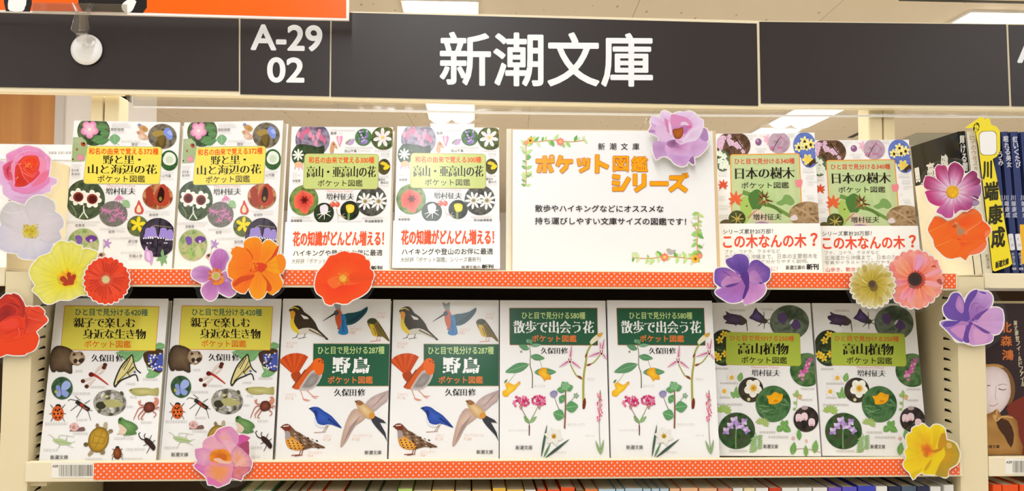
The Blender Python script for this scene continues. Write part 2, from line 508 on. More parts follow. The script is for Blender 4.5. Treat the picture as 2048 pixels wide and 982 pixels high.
b = MB(); b.box(xc, xd, WY+0.005, WY+0.1, 0, CEIL); struct('wall_left', b, M_WALLW)
xe = at(265, 220, WY+0.5).x
b = MB(); b.box(xd, xe, WY+0.0, WY+0.5, 0, CEIL); struct('trim_2', b, M_GREYW)

# ceiling lamps in two lines that run away from the aisle
def lamp(x, y0, ln, label):
    t = empty('ceiling_light', (x, y0+ln/2, CEIL), label=label, cat='ceiling light', group='twin tube ceiling lights')
    w = 0.163
    h = MB(); h.box(-w-0.012, w+0.012, -ln/2, ln/2, -0.012, -0.0005); h.build('housing', M_LAMPH, t)
    for s in (-1, 1):
        d = MB(); a0, a1 = s*0.006, s*(w)
        n = 8; prof = []
        for i in range(n+1):
            u = i/n; prof.append((a0+(a1-a0)*u, -0.012-0.03*math.sin(math.pi*u)**0.5))
        if s < 0: prof.reverse()
        d.prism([(x_, -ln/2+0.02, z_) for x_, z_ in prof], [(x_, ln/2-0.02, z_) for x_, z_ in prof])
        d.build('diffuser', M_LAMP, t)
for x, name in ((-0.139, 'above the middle of the main sign'), (2.485, 'toward the blank sign end')):
    for i, (y0, ln) in enumerate(((3.05, 1.30), (4.52, 1.30), (5.98, 1.3))):
        wh = ('nearest', 'second', 'farthest')[i]
        lamp(x, y0, ln, 'white twin tube ceiling light, %s of the line %s' % (wh, name))
def slot_vent(p, q, w, label, m_=None):
    a, c = Vector(p), Vector(q); d = (c-a).normalized(); n = Vector((-d.y, d.x, 0))*w
    b = MB()
    lo = [a-n, c-n, c+n, a+n]
    b.prism([(v.x, v.y, CEIL-0.003) for v in lo], [(v.x, v.y, CEIL-0.0005) for v in lo])
    tag(b.build('ceiling_vent', m_ or M_VENT), label, 'vent')
def ceil_at(x, y):
    d = FW+RT*((x-1024)/FPX)-UP*((y-491)/FPX); return EYE+d*((CEIL-EYE.z)/d.z)
slot_vent(ceil_at(1800, -1), ceil_at(2120, 6), 0.012, 'dark slot vent in the ceiling over the sign with a white letter A')
slot_vent(ceil_at(1700, 275), ceil_at(1742, 255), 0.022, 'dark slanting slot vent in the ceiling beside the double post')
slot_vent(ceil_at(1814, 290), ceil_at(1872, 266), 0.16, 'grey green ceiling vent seen over the black book', mat('grey_green_grille', '#9a9580', 0.7))

# ------------------------------------------------------------------ bookcases
ZU = at(1024, 541, 0).z            # upper shelf, upper edge
ZUB = at(1024, 577, 0).z
ZL = at(1024, 918, 0).z            # lower shelf
ZLB = at(1024, 957.5, 0).z
XL0, XL1 = at(10, 600, 0).x, at(66, 600, 0).x
XR0, XR1 = at(1913.5, 575, 0).x, at(1968, 575, 0).x
DEP = 0.17
ZB = at(1000, 977, 0.004).z-0.1512     # shelf that carries the row of spines
PY = 0.1705
def post(parent, x0, x1, ztop):
    p = MB(); p.box(x0, x1, PY, PY+0.03, 0.0, ztop); return p.build('post', M_CREAM, parent, 0.002)
def shelf(parent, x0, x1, zt, zb, y1=DEP, name='shelf', sink=0.0012):
    s = MB(); s.box(x0, x1, 0.0, 0.004, zb, zt)
    s.box(x0, x1, 0.004, y1, zt-sink-0.0018, zt-sink)
    s.box(x0, x1, 0.004, 0.012, zb, zb+0.002)
    return s.build(name, M_CREAM2, parent, 0.0012)
main = empty('bookcase', (0, 0, 0), label='cream metal bookcase in the middle holding the face out pocket guides', cat='bookcase')
def panel(parent, x0, x1, inner, name='side_panel'):
    s = MB(); zt = ZU-0.0034
    s.box(x0, x1, 0.0, DEP-0.004, 0.0, zt)
    xi, d = (x1, 1) if inner > 0 else (x0, -1)
    z = zt-0.012
    while z > 1.12:
        for y0 in (0.0125,):
            s.prism(*( [[(xi+d*e, y, zz) for y, zz in ((y0, z), (y0+0.0135, z), (y0+0.013, z+0.0026), (y0+0.004, z+0.0016))] for e in ((0.0002, -0.0002) if d > 0 else (-0.0002, 0.0002)) ]), mi=1)
            s.prism([(xi+d*0.0001, y0-0.0005, z+0.0035), (xi+d*0.0016, y0+0.012, z+0.0026), (xi+d*0.0016, y0+0.012, z+0.0034)], [(xi-d*0.001, y0-0.0005, z+0.0035), (xi-d*0.001, y0+0.012, z+0.0026), (xi-d*0.001, y0+0.012, z+0.0034)], 0)
        z -= 0.01007
    return s.build(name, [M_CREAM, M_DARK], parent, 0.0)
panel(main, XL0, XL1, 1); panel(main, XR0, XR1, -1)
P0 = [at(x, 200, PY).x for x in (181, 205.5, 208.5, 238, 1737, 1765, 1767.5, 1790.5)]
ZP = at(0, 186, PY).z
post(main, P0[2], P0[3], ZP); post(main, P0[4], P0[5], at(1750, 211, PY).z)
XLu, XRu = XL1-0.006, at(1912.5, 560, 0).x
XLl, XRl = at(52.5, 942, 0).x, at(1922.5, 935, 0).x
shelf(main, XL1+0.0005, XR0-0.0005, ZU, ZUB)
shelf(main, XL1+0.0005, XR0-0.0005, ZL, ZLB, sink=0.0073)
g = MB(); g.box(XLl, XRl, -0.0026, -0.0003, ZLB, ZL); fl = g.build('shelf_lip', M_CREAM2, main, 0.001)
g = MB(); g.box(XL1-0.002, XRu, -0.0026, -0.0003, ZUB, ZU); g.build('shelf_lip', M_CREAM2, main, 0.001)
shelf(main, XL1+0.0005, XR0-0.0005, ZB-0.0005, ZB-0.04)
k = MB(); k.box(XL1+0.001, XR0-0.001, DEP-0.003, DEP-0.001, 0.2, ZU-0.004); k.build('back_panel', M_BACK, main)
k = MB(); k.box(XL1+0.001, XR0-0.001, 0.02, DEP-0.004, 0.0, 0.12); k.build('plinth', M_CREAM, main)
for x0, x1, y0, y1 in ((61, 93, 962, 972),):
    a, c = at(x0, y0, 0.006), at(x1, y1, 0.006)
    k = MB(); k.box(a.x, c.x, 0.006, 0.03, c.z, ZLB-0.0005); k.build('shelf_bracket', M_CREAM, main)

lft = empty('bookcase', (-0.9, 0, 0), label='cream bookcase at the edge behind the pink and white flower cutouts', cat='bookcase')
rgt = empty('bookcase', (0.9, 0, 0), label='cream bookcase holding the navy paperbacks and the masked face book', cat='bookcase')
def sub(parent, o):
    o.location = -Vector(parent.location); return o
sub(lft, post(lft, P0[0], P0[1], ZP)); sub(rgt, post(rgt, P0[6], P0[7], at(1780, 212, PY).z))
sub(lft, shelf(lft, XL0-0.9, XL0-0.001, ZU, ZUB)); sub(lft, shelf(lft, XL0-0.9, XL0-0.001, ZL, ZLB))
zr0, zr1 = at(2000, 546.5, 0).z, at(2000, 577, 0).z
sub(rgt, shelf(rgt, XR1+0.001, XR1+0.85, zr0, zr1)); 
zq0, zq1 = at(2010, 913.5, 0).z, at(2010, 953, 0).z
sub(rgt, shelf(rgt, XR1+0.001, XR1+0.85, zq0, zq1))
zs = at(2015, 967, 0.004).z-0.1512
sub(rgt, shelf(rgt, XR1+0.001, XR1+0.85, zs-0.0005, zs-0.04))
for par, x0, x1 in ((lft, XL0-0.9, XL0-0.001), (rgt, XR1+0.001, XR1+0.85)):
    k = MB(); k.box(x0, x1, DEP-0.003, DEP-0.001, 0.2, ZUB); sub(par, k.build('back_panel', M_BACK, par))
    xs = x0 if par is lft else x1
    k = MB(); k.box(min(xs, xs+(0.02 if par is lft else -0.02)), max(xs, xs+(0.02 if par is lft else -0.02)), 0.0, DEP-0.004, 0.0, ZU-0.03); sub(par, k.build('side_panel', M_CREAM, par))
a, c = at(1984, 602, 0.12), at(1984, 612, 0.12)
k = MB(); k.box(a.x, XR1+0.84, 0.118, 0.122, c.z, a.z); sub(rgt, k.build('inner_rail', M_CREAM, rgt))

# ------------------------------------------------------------------ sign rail and its charcoal signs
SY = 0.152
def strip(name, xs, top, bot, y0, y1, m, parent=None):
    s = MB()
    A = [at(x, t, y0) for x, t in zip(xs, top)]; B = [at(x, t, y0) for x, t in zip(xs, bot)]
    n = len(xs); fr = B+A[::-1]
    s.prism([(p.x, y0, p.z) for p in fr], [(p.x, y1, p.z) for p in fr])
    return s.build(name, m, parent)
rail = empty('sign_rail', (0.03, SY, at(1024, 204, SY).z), label='cream metal rail on top of the posts carrying the charcoal signs', cat='sign rail')
def subr(o):
    o.location = -Vector(rail.location); return o
xs = [-300, 480, 720, 1024, 1520, 1800, 2350]
subr(strip('rail_body', xs, [3, 16.5, 23.5, 29.5, 41.5, 45, 51], [177.5, 191.5, 199, 206.5, 214, 216, 222], SY, SY+0.014, M_CREAM2, rail))
subr(strip('clear_strip', [266, 512, 945, 1406, 2045, 2350], [180, 190, 203, 211, 214, 219], [214, 217, 225, 231, 235.5, 238], SY+0.0145, SY+0.0155, M_CLEAR, rail))
subr(strip('edge_bar', [266, 512, 945, 1406, 2045, 2350], [212, 215, 222, 228.5, 231.5, 234], [214.5, 218, 226.3, 232, 235, 237.5], SY+0.0135, SY+0.0165, M_WHITE, rail))
a, c = at(249.5, 187, SY+0.01), at(261, 205, SY+0.01)
k = MB(); k.prism([(a.x, SY+.008, a.z), (c.x-0.002, SY+.008, c.z+0.001), (c.x, SY+.008, c.z), (c.x-0.001, SY+.008, a.z)][::1], [(a.x, SY+.014, a.z), (c.x-0.002, SY+.014, c.z+0.001), (c.x, SY+.014, c.z), (c.x-0.001, SY+.014, a.z)]); subr(k.build('hook', mat('olive_hook', '#6c6650', 0.5), rail))
def sign(corners, label, texts=()):
    P = [at(x, y, SY-0.0012) for x, y in corners]
    c = (P[2]+P[3])/2
    t = empty('header_sign', c, label=label, cat='sign', group='charcoal header signs on the rail')
    s = MB(); fr = [P[3]-c, P[2]-c, P[1]-c, P[0]-c]
    s.prism(fr, [(v[0], v[1]+0.0011, v[2]) for v in fr]); s.build('sign_sheet', M_SIGN, t)
    for body, x0, y0, x1, y1, bold, skew in texts:
        a = Art(lambda x, y, l: tuple(Vector((*[q for q in (at(x, y, SY-0.0012)-c)],))+Vector((0, -0.0002-l, 0))))
        a.T(body, x0, y0, x1, y1, '#eef1f5', bold, 0, skew)
        a.build('lettering', M_LETTER, t)
sign([(-250, 7), (477, 19), (477.3, 182), (-250, 169.5)], 'blank charcoal sign behind the suction cup and orange board')
sign([(481, 20), (660.5, 24), (658.5, 192), (480.3, 188)], 'small charcoal sign reading A-29 02', [('A-29', 503, 50, 643, 99, 0.027, 0.018), ('02', 536, 116, 607, 163.5, 0.027, 0.012)])
sign([(663.5, 24.3), (1513.5, 47), (1516.5, 211.3), (661.7, 192.7)], 'wide charcoal sign reading 新潮文庫 in large white characters', [('新潮文庫', 881, 65, 1304, 170, 0.017, 0.006)])
sign([(1519, 43.5), (2012.5, 49), (2018.8, 211.3), (1522, 206.5)], 'blank charcoal sign under the ceiling light, next to the wide lettered one')
sign([(2017.5, 49.5), (2330, 53), (2332, 217), (2024, 211.8)], 'charcoal sign cut off by the photo edge showing part of a white letter A', [('A', 2036, 75, 2083, 124, 0.027, 0.01)])

# orange board and its clip
OY = 0.125
c = at(300, 30, OY)
ob = empty('orange_board', c, label='orange printed board with black shapes and white ovals clipped over the signs', cat='board')
bot = [(-200, 18.5), (697.5, 40.5)]
A_ = [at(x, y, OY) for x, y in bot]; topz = at(300, -260, OY).z
s = MB(); fr = [A_[0]-c, A_[1]-c, Vector((A_[1].x-c.x, 0, topz-c.z)), Vector((A_[0].x-c.x, 0, topz-c.z))]
s.prism(fr, [(v[0], v[1]+0.004, v[2]) for v in fr]); s.build('board_panel', mat('white_board_edge', '#f7ece6', 0.5), ob)
art = Art(lambda x, y, l: tuple(Vector((*(at(x, y, OY)-c),))+Vector((0, -0.0002-l, 0))))
art.F(pr(-200, -260, 692.5, -260, 692.5, 36.5, 540, 32.5, 294, 25.5, 60, 21.5, -200, 14.5), '#ff6404')
art.F(pr(9, -60, 8, 5, 12, 22.5, 60, 23.5, 64, 8, 62, -60), '#1d1a1c')
art.F(pr(22, -50, 17, 0, 16, 12, 20, 21.8, 45, 22.6, 50, 14, 53, 2, 50, -50), '#fbf7f5', 2)
art.F(pr(156, -60, 157, 8, 165, 22.5, 240, 24.5, 286, 26, 294, 15, 293, -60), '#1d1a1c')
art.F(pr(262, -2, 250, 3, 243, 12, 247, 23, 255, 25.5, 264, 22, 271, 8, 272, 2), '#fbf7f5', 3)
art.build('print', print_mat('board_print', 0.25, 0.5), ob)
cy = 0.1455
cc = at(171, 98, cy)
cl = empty('suction_clip', cc, label='clear clip on a white suction cup stuck to the blank charcoal sign', cat='clip')
s = MB(); R = 31.0/FPX*(cy-EYE.y)
s.lathe([(0.0001, -0.0042), (R*0.25, -0.0042), (R*0.3, -0.003), (R*0.7, -0.0018), (R*0.97, 0.0015), (R, 0.0028), (R*0.97, 0.0032), (R*0.6, 0.001), (0.0001, 0.001)], (0, 0, 0), (0, 1, 0), 48)
s.build('suction_cup', M_WHITE, cl, 0, True)
def slab(pts, y0, y1, name, m, parent, org):
    s = MB(); P = [at(x, y, y0)-org for x, y in pts]
    s.prism([(p.x, y0-org.y, p.z) for p in P], [(p.x, y1-org.y, p.z) for p in P]); return s.build(name, m, parent, 0.0004)
slab(pr(152, 68, 174, 68, 178, 56, 175, 36, 180, 27, 172, 26, 150, 26, 146, 40, 141, 60), OY-0.006, OY-0.003, 'clip_body', M_CLEAR, cl, cc)
slab(pr(157, 60, 171, 60, 170, 28, 158, 28), OY-0.0085, OY-0.0065, 'clip_jaw', M_CLEAR, cl, cc)
slab(pr(64, 25.5, 254, 29, 254, 8, 64, 4), OY-0.0016, OY-0.0008, 'clear_plate', M_CLEAR, cl, cc)
slab(pr(149, 22, 153, 22, 145, 4, 141, 5), OY-0.010, OY-0.003, 'clip_handle', M_CLEAR, cl, cc)
slab(pr(170, 22, 174, 22, 182, 6, 178, 5), OY-0.010, OY-0.003, 'clip_handle', M_CLEAR, cl, cc)
slab(pr(153, 84, 172, 84, 174, 66, 151, 66), OY-0.003, cy-0.0005, 'clip_neck', M_CLEAR, cl, cc)
# ------------------------------------------------------------------ things on the shelf lips
def dots(x0, x1, z0, z1, label, y=-0.0028):
    s = MB(); s.box(x0, x1, y-0.0004, y-0.0001, z0, z1)
    tag(s.build('polka_dot_strip', M_DOT), label, 'paper strip', 'orange dotted strips on the shelf edges')
dots(at(78, 556, 0).x, at(1908, 560, 0).x, at(1024, 572.5, 0).z, ZU-0.0009, 'orange polka dot paper strip along the upper shelf edge')
dots(at(190.4, 943, 0).x, at(1915.6, 934, 0).x, at(1024, 953.3, 0).z, at(1024, 921, 0).z, 'orange polka dot paper strip along the lower shelf edge')
def barcode(x0, y0, x1, y1, yy, txt, tx, label, seed):
    c = (at(x0, y1, yy)+at(x1, y1, yy))/2; rr = random.Random(seed)
    t = empty('barcode_label', c, label=label, cat='label')
    s = MB(); a, d = at(x0, y0, yy)-c, at(x1, y1, yy)-c
    s.box(a.x, d.x, -0.0003, 0.0, d.z, a.z); s.build('label_paper', mat('label_paper', '#f6f1e6', 0.5), t)
    ar = Art(lambda x, y, l: tuple(Vector((*(at(x, y, yy)-c),))+Vector((0, -0.0004-l, 0))))
    x = tx+13
    while x < x1-3:
        w = rr.choice((0.7, 1.1, 1.6)); ar.F(pr(x, y0+5, x+w, y0+5, x+w, y1-3.5, x, y1-3.5), rr.choice(('#3a332c', '#8d8478', '#5b5249'))); x += w+rr.choice((0.8, 1.2, 1.6))
    ar.T(txt, tx, y0+5.5, tx+11, y0+10, '#6d655c', 0.03); ar.SM(tx+16, y1-2.8, x1-20, 1.6, '#a89f92', 1.2)
    ar.build('print', M_BAND, t)
barcode(104, 924.5, 188, 955.5, -0.0027, 'A29', 105.5, 'barcode label on the lower shelf edge before the dotted strip', 3)
barcode(2010, 916.5, 2090, 948, -0.0001, 'A29', 2012, 'barcode label under the book with the pale masked face', 8)
# ------------------------------------------------------------------ cover printing (drawn in the coordinates of a close-up of each cover)
Q = dict(
 T1=[(147,241),(366,243),(345,538),(127,535)], T4=[(791.9,252.8),(1000.2,254.2),(1000.2,536.5),(785.1,534)],
 POP=[(1022,253.5),(1427.5,256.3),(1435.3,536),(1025,537)], T5=[(1432,265.6),(1632,264.5),(1644,537),(1436.7,533.6)],
 B1=[(110.9,599.5),(337,598),(313,920),(75.2,920)], B4=[(786.2,601.3),(999,602.5),(999,912.8),(776,913.6)],
 B5=[(998.2,601.3),(1212.3,601.3),(1220.5,912.4),(997.4,912.4)], B8=[(1622.7,613.7),(1832.6,612),(1857.5,912.4),(1644.2,912.4)])
BK = '#241d1a'; GY = '#8d8681'; RD = '#ea5226'
def wide_poly(a, q, r, fill, edge, w):
    cx = sum(p[0] for p in q)/4; cy = sum(p[1] for p in q)/4
    a.RR([(p[0]+(w if p[0] > cx else -w), p[1]+(w if p[1] > cy else -w)) for p in q], r+w, edge)
    a.RR(q, r, fill)

def art_wild(a):           # 372
    a.D(198, 85, 106, 95, ['#22301f', '#3d5a33', '#6f7a55', '#33502c'])
    for p in ((190,150,260,120),(215,160,300,140),(210,60,290,60),(240,100,300,100)): a.leaf(*p, 46, '#5c8a55', '#86a878')
    a.FL(172, 76, 60, 5, '#f3bcd2', '#dd7fae', 0.72, 0.3); a.E(172, 76, 11, 11, '#f8e9d8')
    a.F(pr(66,128,120,125,150,150,160,185,140,280,58,284), '#a5b684', 0); a.D(108, 160, 40, 30, ['#9fb27c', '#b7c39a'])
    a.E(131,172,17,13,'#b04a30',0.6); a.E(136,166,6,7,'#2d1e18'); a.E(92,205,6,9,'#a4523a'); a.E(66,268,5,6,'#4a3226')
    a.FL(115, 258, 26, 5, '#ea93ad', '#e27c9c', 0.4, 0.4)
    a.leaf(334,104,336,172,70,'#7fb07f','#a6cba0'); a.S([(336,160),(365,176)],3,2,'#8a9b6d')
    a.F(pr(487,45,500,40,512,46,530,50,552,70,545,88,520,90,500,75,490,60),'#cb9c62',3); a.E(495,45,12,9,'#8c92c4'); a.E(528,72,16,11,'#b98a54',0.4)
    a.F(pr(475,92,490,82,512,80,530,100,556,130,530,142,500,135,488,110),'#dcb094',3); a.E(507,122,20,13,'#e9cbb6'); a.E(490,95,11,9,'#c99478')
    a.D(645, 118, 94, 82, ['#4c4a40', '#7a7060', '#8f8571', '#5d5647'])
    a.F(pr(575,100,610,80,660,85,672,105,640,120,600,120),'#a98d4e',3); a.F(pr(600,180,620,125,655,110,670,140,655,195),'#5d4c26',3); a.F(pr(610,130,640,112,660,120,640,185),'#77622f',3)
    a.F(pr(652,90,668,66,690,64,712,100,708,135,690,140,668,118),'#8296e0',3); a.F(pr(676,90,700,80,712,105,695,112),'#a9b8f0',3)
    a.D(688, 274, 58, 66, ['#1f3a20', '#3d6a38', '#2f5230']); a.F(pr(650,255,670,225,700,222,728,245,730,285,700,305,665,300,648,280),'#e8eddf',3); a.F(pr(665,260,690,245,715,262,705,290,675,290),'#cfdcc2',3)
    a.D(148, 523, 125, 126, ['#333c2e', '#46553c', '#5b6a4c', '#39442f'])
    a.S(pr(138,560,140,600,165,640),7,9,'#dfe6d6'); a.S(pr(145,590,110,640),7,7,'#dfe6d6'); a.S(pr(60,560,85,600,90,640),4,5,'#8d9a7a')
    for x, y, r in ((103, 507, 60), (192, 520, 62)):
        a.FL(x, y, r, 7, '#f2ebe0', '#fbf6ee', 0.7, 0.2, 0.95); a.E(x, y, r*.56, r*.52, '#8f3a2c'); a.E(x+2, y+2, r*.40, r*.38, '#511517')
    wide_poly(a, pr(160,185,640,190,624,424,136,421), 22, '#f3e05c', '#c3c08e', 4)
    a.T('和名の由来で覚える372種', 168, 196, 618, 237, RD, 0.022)
    a.T('野と里・', 262, 243, 502, 299, BK, 0, 0.034, 0, '#f3e05c'); a.T('山と海辺の花', 165, 301, 606, 362, BK, 0, 0.034, 0, '#f3e05c')
    a.T('ポケット図鑑', 225, 370, 530, 414, '#2f2620', 0.008)
    a.T('Masumura Yukuo', 286, 429, 466, 443, '#eba79c'); a.T('増村征夫', 278, 449, 468, 491, BK, 0, 0.02, 0, '#f5f3f2')
    a.D(327, 613, 90, 80, ['#5c6055', '#83827c', '#6a6a60', '#8f7f8a'])
    for x, y in ((265,590),(300,600),(340,625),(375,610),(320,650),(390,640),(350,590)):
        for k in range(6): a.S([(x,y),(x+32*math.cos(k+x),y+24*math.sin(k+x))],9,2,'#d98fbb' if k%2 else '#c2709f',0)
    for k in (-1.1,-.5,.2,.8,1.5): a.S([(362,500),(362+36*math.sin(k),520+24*math.cos(k))],14,2,'#e28fb6',0)
    a.leaf(388,530,432,572,46,'#97c08c','#c1d9b4')
    a.D(612, 505, 98, 80, ['#7a3524', '#b26a42', '#cf9a6b', '#8f4a30']); a.F(pr(535,470,560,440,580,470,590,540,570,572,545,540),'#a33d2b',3); a.F(pr(590,500,615,450,650,425,680,460,690,520,670,560,620,565,595,545),'#b5452f',3); a.F(pr(610,500,632,445,655,470,652,520,630,545,612,530),'#32130f',3); a.E(630,520,10,14,'#8d7f3e')
    a.F(pr(490,526,508,560,522,590,510,612,490,615,466,606,464,580,478,555),'#d8574c',3); a.F(pr(490,556,505,585,500,604,480,604,476,585),'#f3dcb8',3)
    a.D(482, 690, 67, 64, ['#3d472b', '#6d774a', '#566338']); a.FL(483,680,52,5,'#f3de35','#eccb1f',0.25,-1.4)
    a.D(612, 762, 116, 122, ['#201b26', '#39313f', '#4b4453', '#2a2430'])
    a.S(pr(627,640,622,700,600,880),5,6,'#15111a'); a.S(pr(540,720,580,690,620,690,700,700),5,4,'#9a8b77')
    for x, y, w in ((550,735,36),(580,728,34),(648,735,42),(690,745,34)):
        a.F(pr(x-w*.4,y-30,x+w*.4,y-30,x+w*.7,y+10,x+w*.8,y+32,x,y+26,x-w*.8,y+34,x-w*.6,y),'#a08cd6',2)
        for k in range(5): a.E(x-w*.8+k*w*.4,y+32,5,5,'#efe9f3',n=8)
    for x in (545,565,655,668): a.E(x,797,7,4,'#cfc6dc',n=8)
    a.D(138, 800, 99, 97, ['#7f9c58', '#a9bd83', '#c9b98a', '#94ad6c'])
    a.F(pr(85,760,105,745,130,760,130,790,105,800),'#7d57a8',3); a.F(pr(150,765,190,745,228,765,205,785,170,790),'#6e3f93',3); a.E(187,780,9,9,'#d9c3e6'); a.F(pr(100,850,120,800,140,890),'#9dbd6a'); a.leaf(185,880,170,800,40,'#c1c98c')
    for k in (-2.2,-1.2,-.2,.9,2.2): a.S([(285,798),(285+32*math.cos(k),798+32*math.sin(k))],16,5,'#b98fce',0)
    a.S(pr(262,775,265,830,262,865),2,2,'#8fa778'); a.D(255,872,26,18,['#d9ac97','#a8705a','#e4c4b2']); a.E(250,868,11,9,'#4a2f24')
    a.F(pr(537,815,550,840,575,850,580,890,570,935,558,915,545,910,530,900,524,870),'#cfa3d6',3); a.F(pr(540,850,560,860,560,905,540,890),'#e3c5e6',3)
    for x, y in ((600,905),(640,835),(672,880),(668,925),(635,940)): a.leaf(640,885,x,y,20,'#7fa974')
    for t, x0, y0, x1, y1 in (('軍配昼顔',310,66,395,84),('狸豆',444,161,485,179),('吾木香・',58,330,116,347),('吾亦紅',58,353,116,370),('山芍薬',640,363,700,382),('座禅草',556,612,616,628),('綻草',297,716,337,733),('弟切草',422,776,483,795),('釣鐘人参',428,867,512,885),('屁糞葛',86,676,146,693)): a.T(t,x0,y0,x1,y1,'#8f8782',0.01)
    for x0,y,x1,h in ((316,35,425,11),(318,50,440,11),(312,88,405,8),(380,145,500,11),(490,163,545,8),(60,300,130,10),(60,315,112,10),(60,376,112,8),(640,345,722,10),(640,388,718,8),(535,595,690,11),(622,612,690,9),(30,658,240,12),(150,678,225,9),(245,700,400,12),(345,718,402,9),(306,758,470,12),(415,800,480,9),(375,850,512,12),(420,889,508,9)): a.SM(x0,y,x1,h)

def art_alpine(a):         # 300
    a.D(182, 110, 116, 112, ['#5b5068', '#8d8199', '#a79bb0', '#6a6072'], 0.03)
    a.F(pr(70,150,130,140,200,160,260,150,240,215,60,215),'#33402c',3); a.D(150,180,80,35,['#2b3a26','#43553a','#38452f'])
    for x, y in ((85,75),(110,90),(140,55),(165,75),(185,95),(215,85),(240,95),(262,110),(205,130),(150,45),(225,60),(120,60)): a.F(pr(x-8,y-14,x+8,y-14,x+11,y+8,x+4,y+22,x-4,y+22,x-11,y+8),'#e795b0' if (x//5)%2 else '#d76f92',2)
    a.S(pr(90,60,150,40,230,60,270,110),3,3,'#8d5a6d')
    a.D(93, 210, 49, 62, ['#2c3d29', '#48603c', '#3a4d32']); a.FL(88,208,40,8,'#eef0e2','#fbfbf4',0.25)
    a.F(pr(68,262,95,250,120,264,118,285,70,285),'#edbb93',3); a.S(pr(70,285,66,305),10,4,'#e8a5b2'); a.S(pr(95,285,95,308),12,4,'#f0b6c0'); a.S(pr(115,285,120,303),10,4,'#e8a5b2')
    a.F(pr(300,190,305,140,322,120,345,150,350,170,330,160,325,195),'#d3a27a',3); a.E(325,140,5,8,'#8a5f44')
    a.F(pr(340,95,352,85,362,92,375,84,384,100,376,130,365,158,352,130),'#ee9dbb',3); a.F(pr(352,95,362,92,368,110,362,140,354,115),'#f9cfdd',3)
    a.leaf(403,140,440,105,14,'#8aa071'); a.F(pr(415,135,440,110,465,105,455,135,430,145),'#c8a5cf',3); a.S(pr(405,125,430,118),4,2,'#8aa071')
    a.D(523, 95, 57, 55, ['#2f5230', '#4f7a4a', '#6a8a64'])
    for i in range(22): a.E(495+a.rnd.random()*55, 55+a.rnd.random()*85, 9, 7, a.rnd.choice(['#a58ccb','#c3aee0','#8f74bb']), a.rnd.random()*3, 8)
    a.D(660, 100, 85, 76, ['#3f5134', '#6c7a43', '#2f3d27', '#8a7a3a']); a.FL(652,97,64,7,'#f0e3e6','#fbf4f2',0.35,0.2); a.E(654,97,12,10,'#e4d070')
    a.D(668, 285, 42, 51, ['#2a331f', '#4a4a2c', '#6c5a2a']); a.F(pr(640,265,660,252,690,265,685,280,660,275),'#e6c93a',3); a.F(pr(665,290,690,270,708,285,690,302,668,304),'#f2d324',3)
    a.D(134, 500, 98, 98, ['#3f5a2a', '#6c8a44', '#8a9a5a', '#4d6a34'], 0.03)
    a.G(pr(70,480,100,450,125,435,160,450,195,470,200,520,175,550,160,585,125,580,105,555,75,545), (137,498), [(0,'#7a1d1a'),(.25,'#c93b30'),(1,'#ee6e58')], 4, 0.15); a.FL(138,498,28,6,'#5a1414','#8d2a22',0.4)
    a.D(271, 582, 68, 66, ['#1f271b', '#37432c', '#2a3323']); a.F(pr(243,545,262,530,285,528,300,550,290,585,255,590),'#e9e3ee',3)
    for p in ((270,580,225,595),(270,585,235,620),(275,585,275,625),(280,580,315,570),(285,585,318,605)): a.S([p[:2],p[2:]],7,3,'#eef0e6',0)
    a.S(pr(325,510,345,500,360,512),2,2,'#6d7f4d'); a.E(328,527,18,17,'#e0624f'); a.E(360,527,17,17,'#e0624f'); a.E(322,521,5,5,'#f3b3a4'); a.E(354,521,5,5,'#f3b3a4')
    a.D(445, 566, 64, 62, ['#1b2018', '#2f3826', '#242c1e']); a.S(pr(440,570,438,628),16,14,'#7f9a52'); a.G(pr(418,545,425,530,455,527,475,540,472,570,455,582,430,578),(446,556),[(0,'#f5e26a'),(1,'#f3d02c')],4)
    a.S(pr(355,555,365,590,385,600,420,610),6,3,'#cfb79d'); a.S(pr(370,595,366,628),4,2,'#cfb79d'); a.S(pr(395,600,410,585),4,2,'#cfb79d'); a.S(pr(400,605,415,622),3,2,'#cfb79d')
    a.D(590, 505, 102, 98, ['#33332f', '#4d4d47', '#6b6b64', '#2b2b28'], 0.03)
    for x, y, r in ((548,508,58),(638,508,62)): a.FL(x,y,r,9,'#ece9e6','#faf8f5',0.3,0.3); a.E(x,y,r*.27,r*.24,'#b9ab8a'); a.E(x,y,r*.14,r*.12,'#8d7f5a')
    wide_poly(a, pr(134,203,628,207,628,427,130,424), 22, '#cad584', '#b9ad6e', 4)
    a.T('和名の由来で覚える300種', 160, 222, 600, 262, RD, 0.022)
    a.T('高山・亜高山の花', 150, 281, 612, 353, BK, 0, 0.026, 0, '#cad584'); a.T('ポケット図鑑', 225, 369, 526, 412, '#2f2620', 0.008)
    a.T('Masumura Yukuo', 290, 435, 462, 448, '#f0aaa0'); a.T('増村征夫', 284, 455, 470, 497, BK, 0, 0.02, 0, '#f5f3f2')
    for t, x0, y0, x1, y1 in (('駒草',302,61,342,78),('白山千鳥',400,174,480,192),('衣笠草',54,366,108,383),('黄花の',632,360,678,376),('駒の爪',648,379,702,395),('高嶺薔薇',50,622,127,640),('早池峰薄雪草',549,628,672,646)): a.T(t,x0,y0,x1,y1,'#6d6661',0.01)
    for x0,y,x1,h in ((297,45,465,11),(350,65,385,8),(400,157,585,12),(490,178,570,9),(600,178,705,10),(645,196,704,14),(650,215,700,8),(54,318,90,11),(54,334,108,11),(54,349,85,10),(54,388,120,8),(632,343,702,11),(632,402,702,8),(48,604,185,12),(135,625,195,9),(365,636,525,12),(530,610,672,12),(555,652,672,8)): a.SM(x0,y,x1,h)
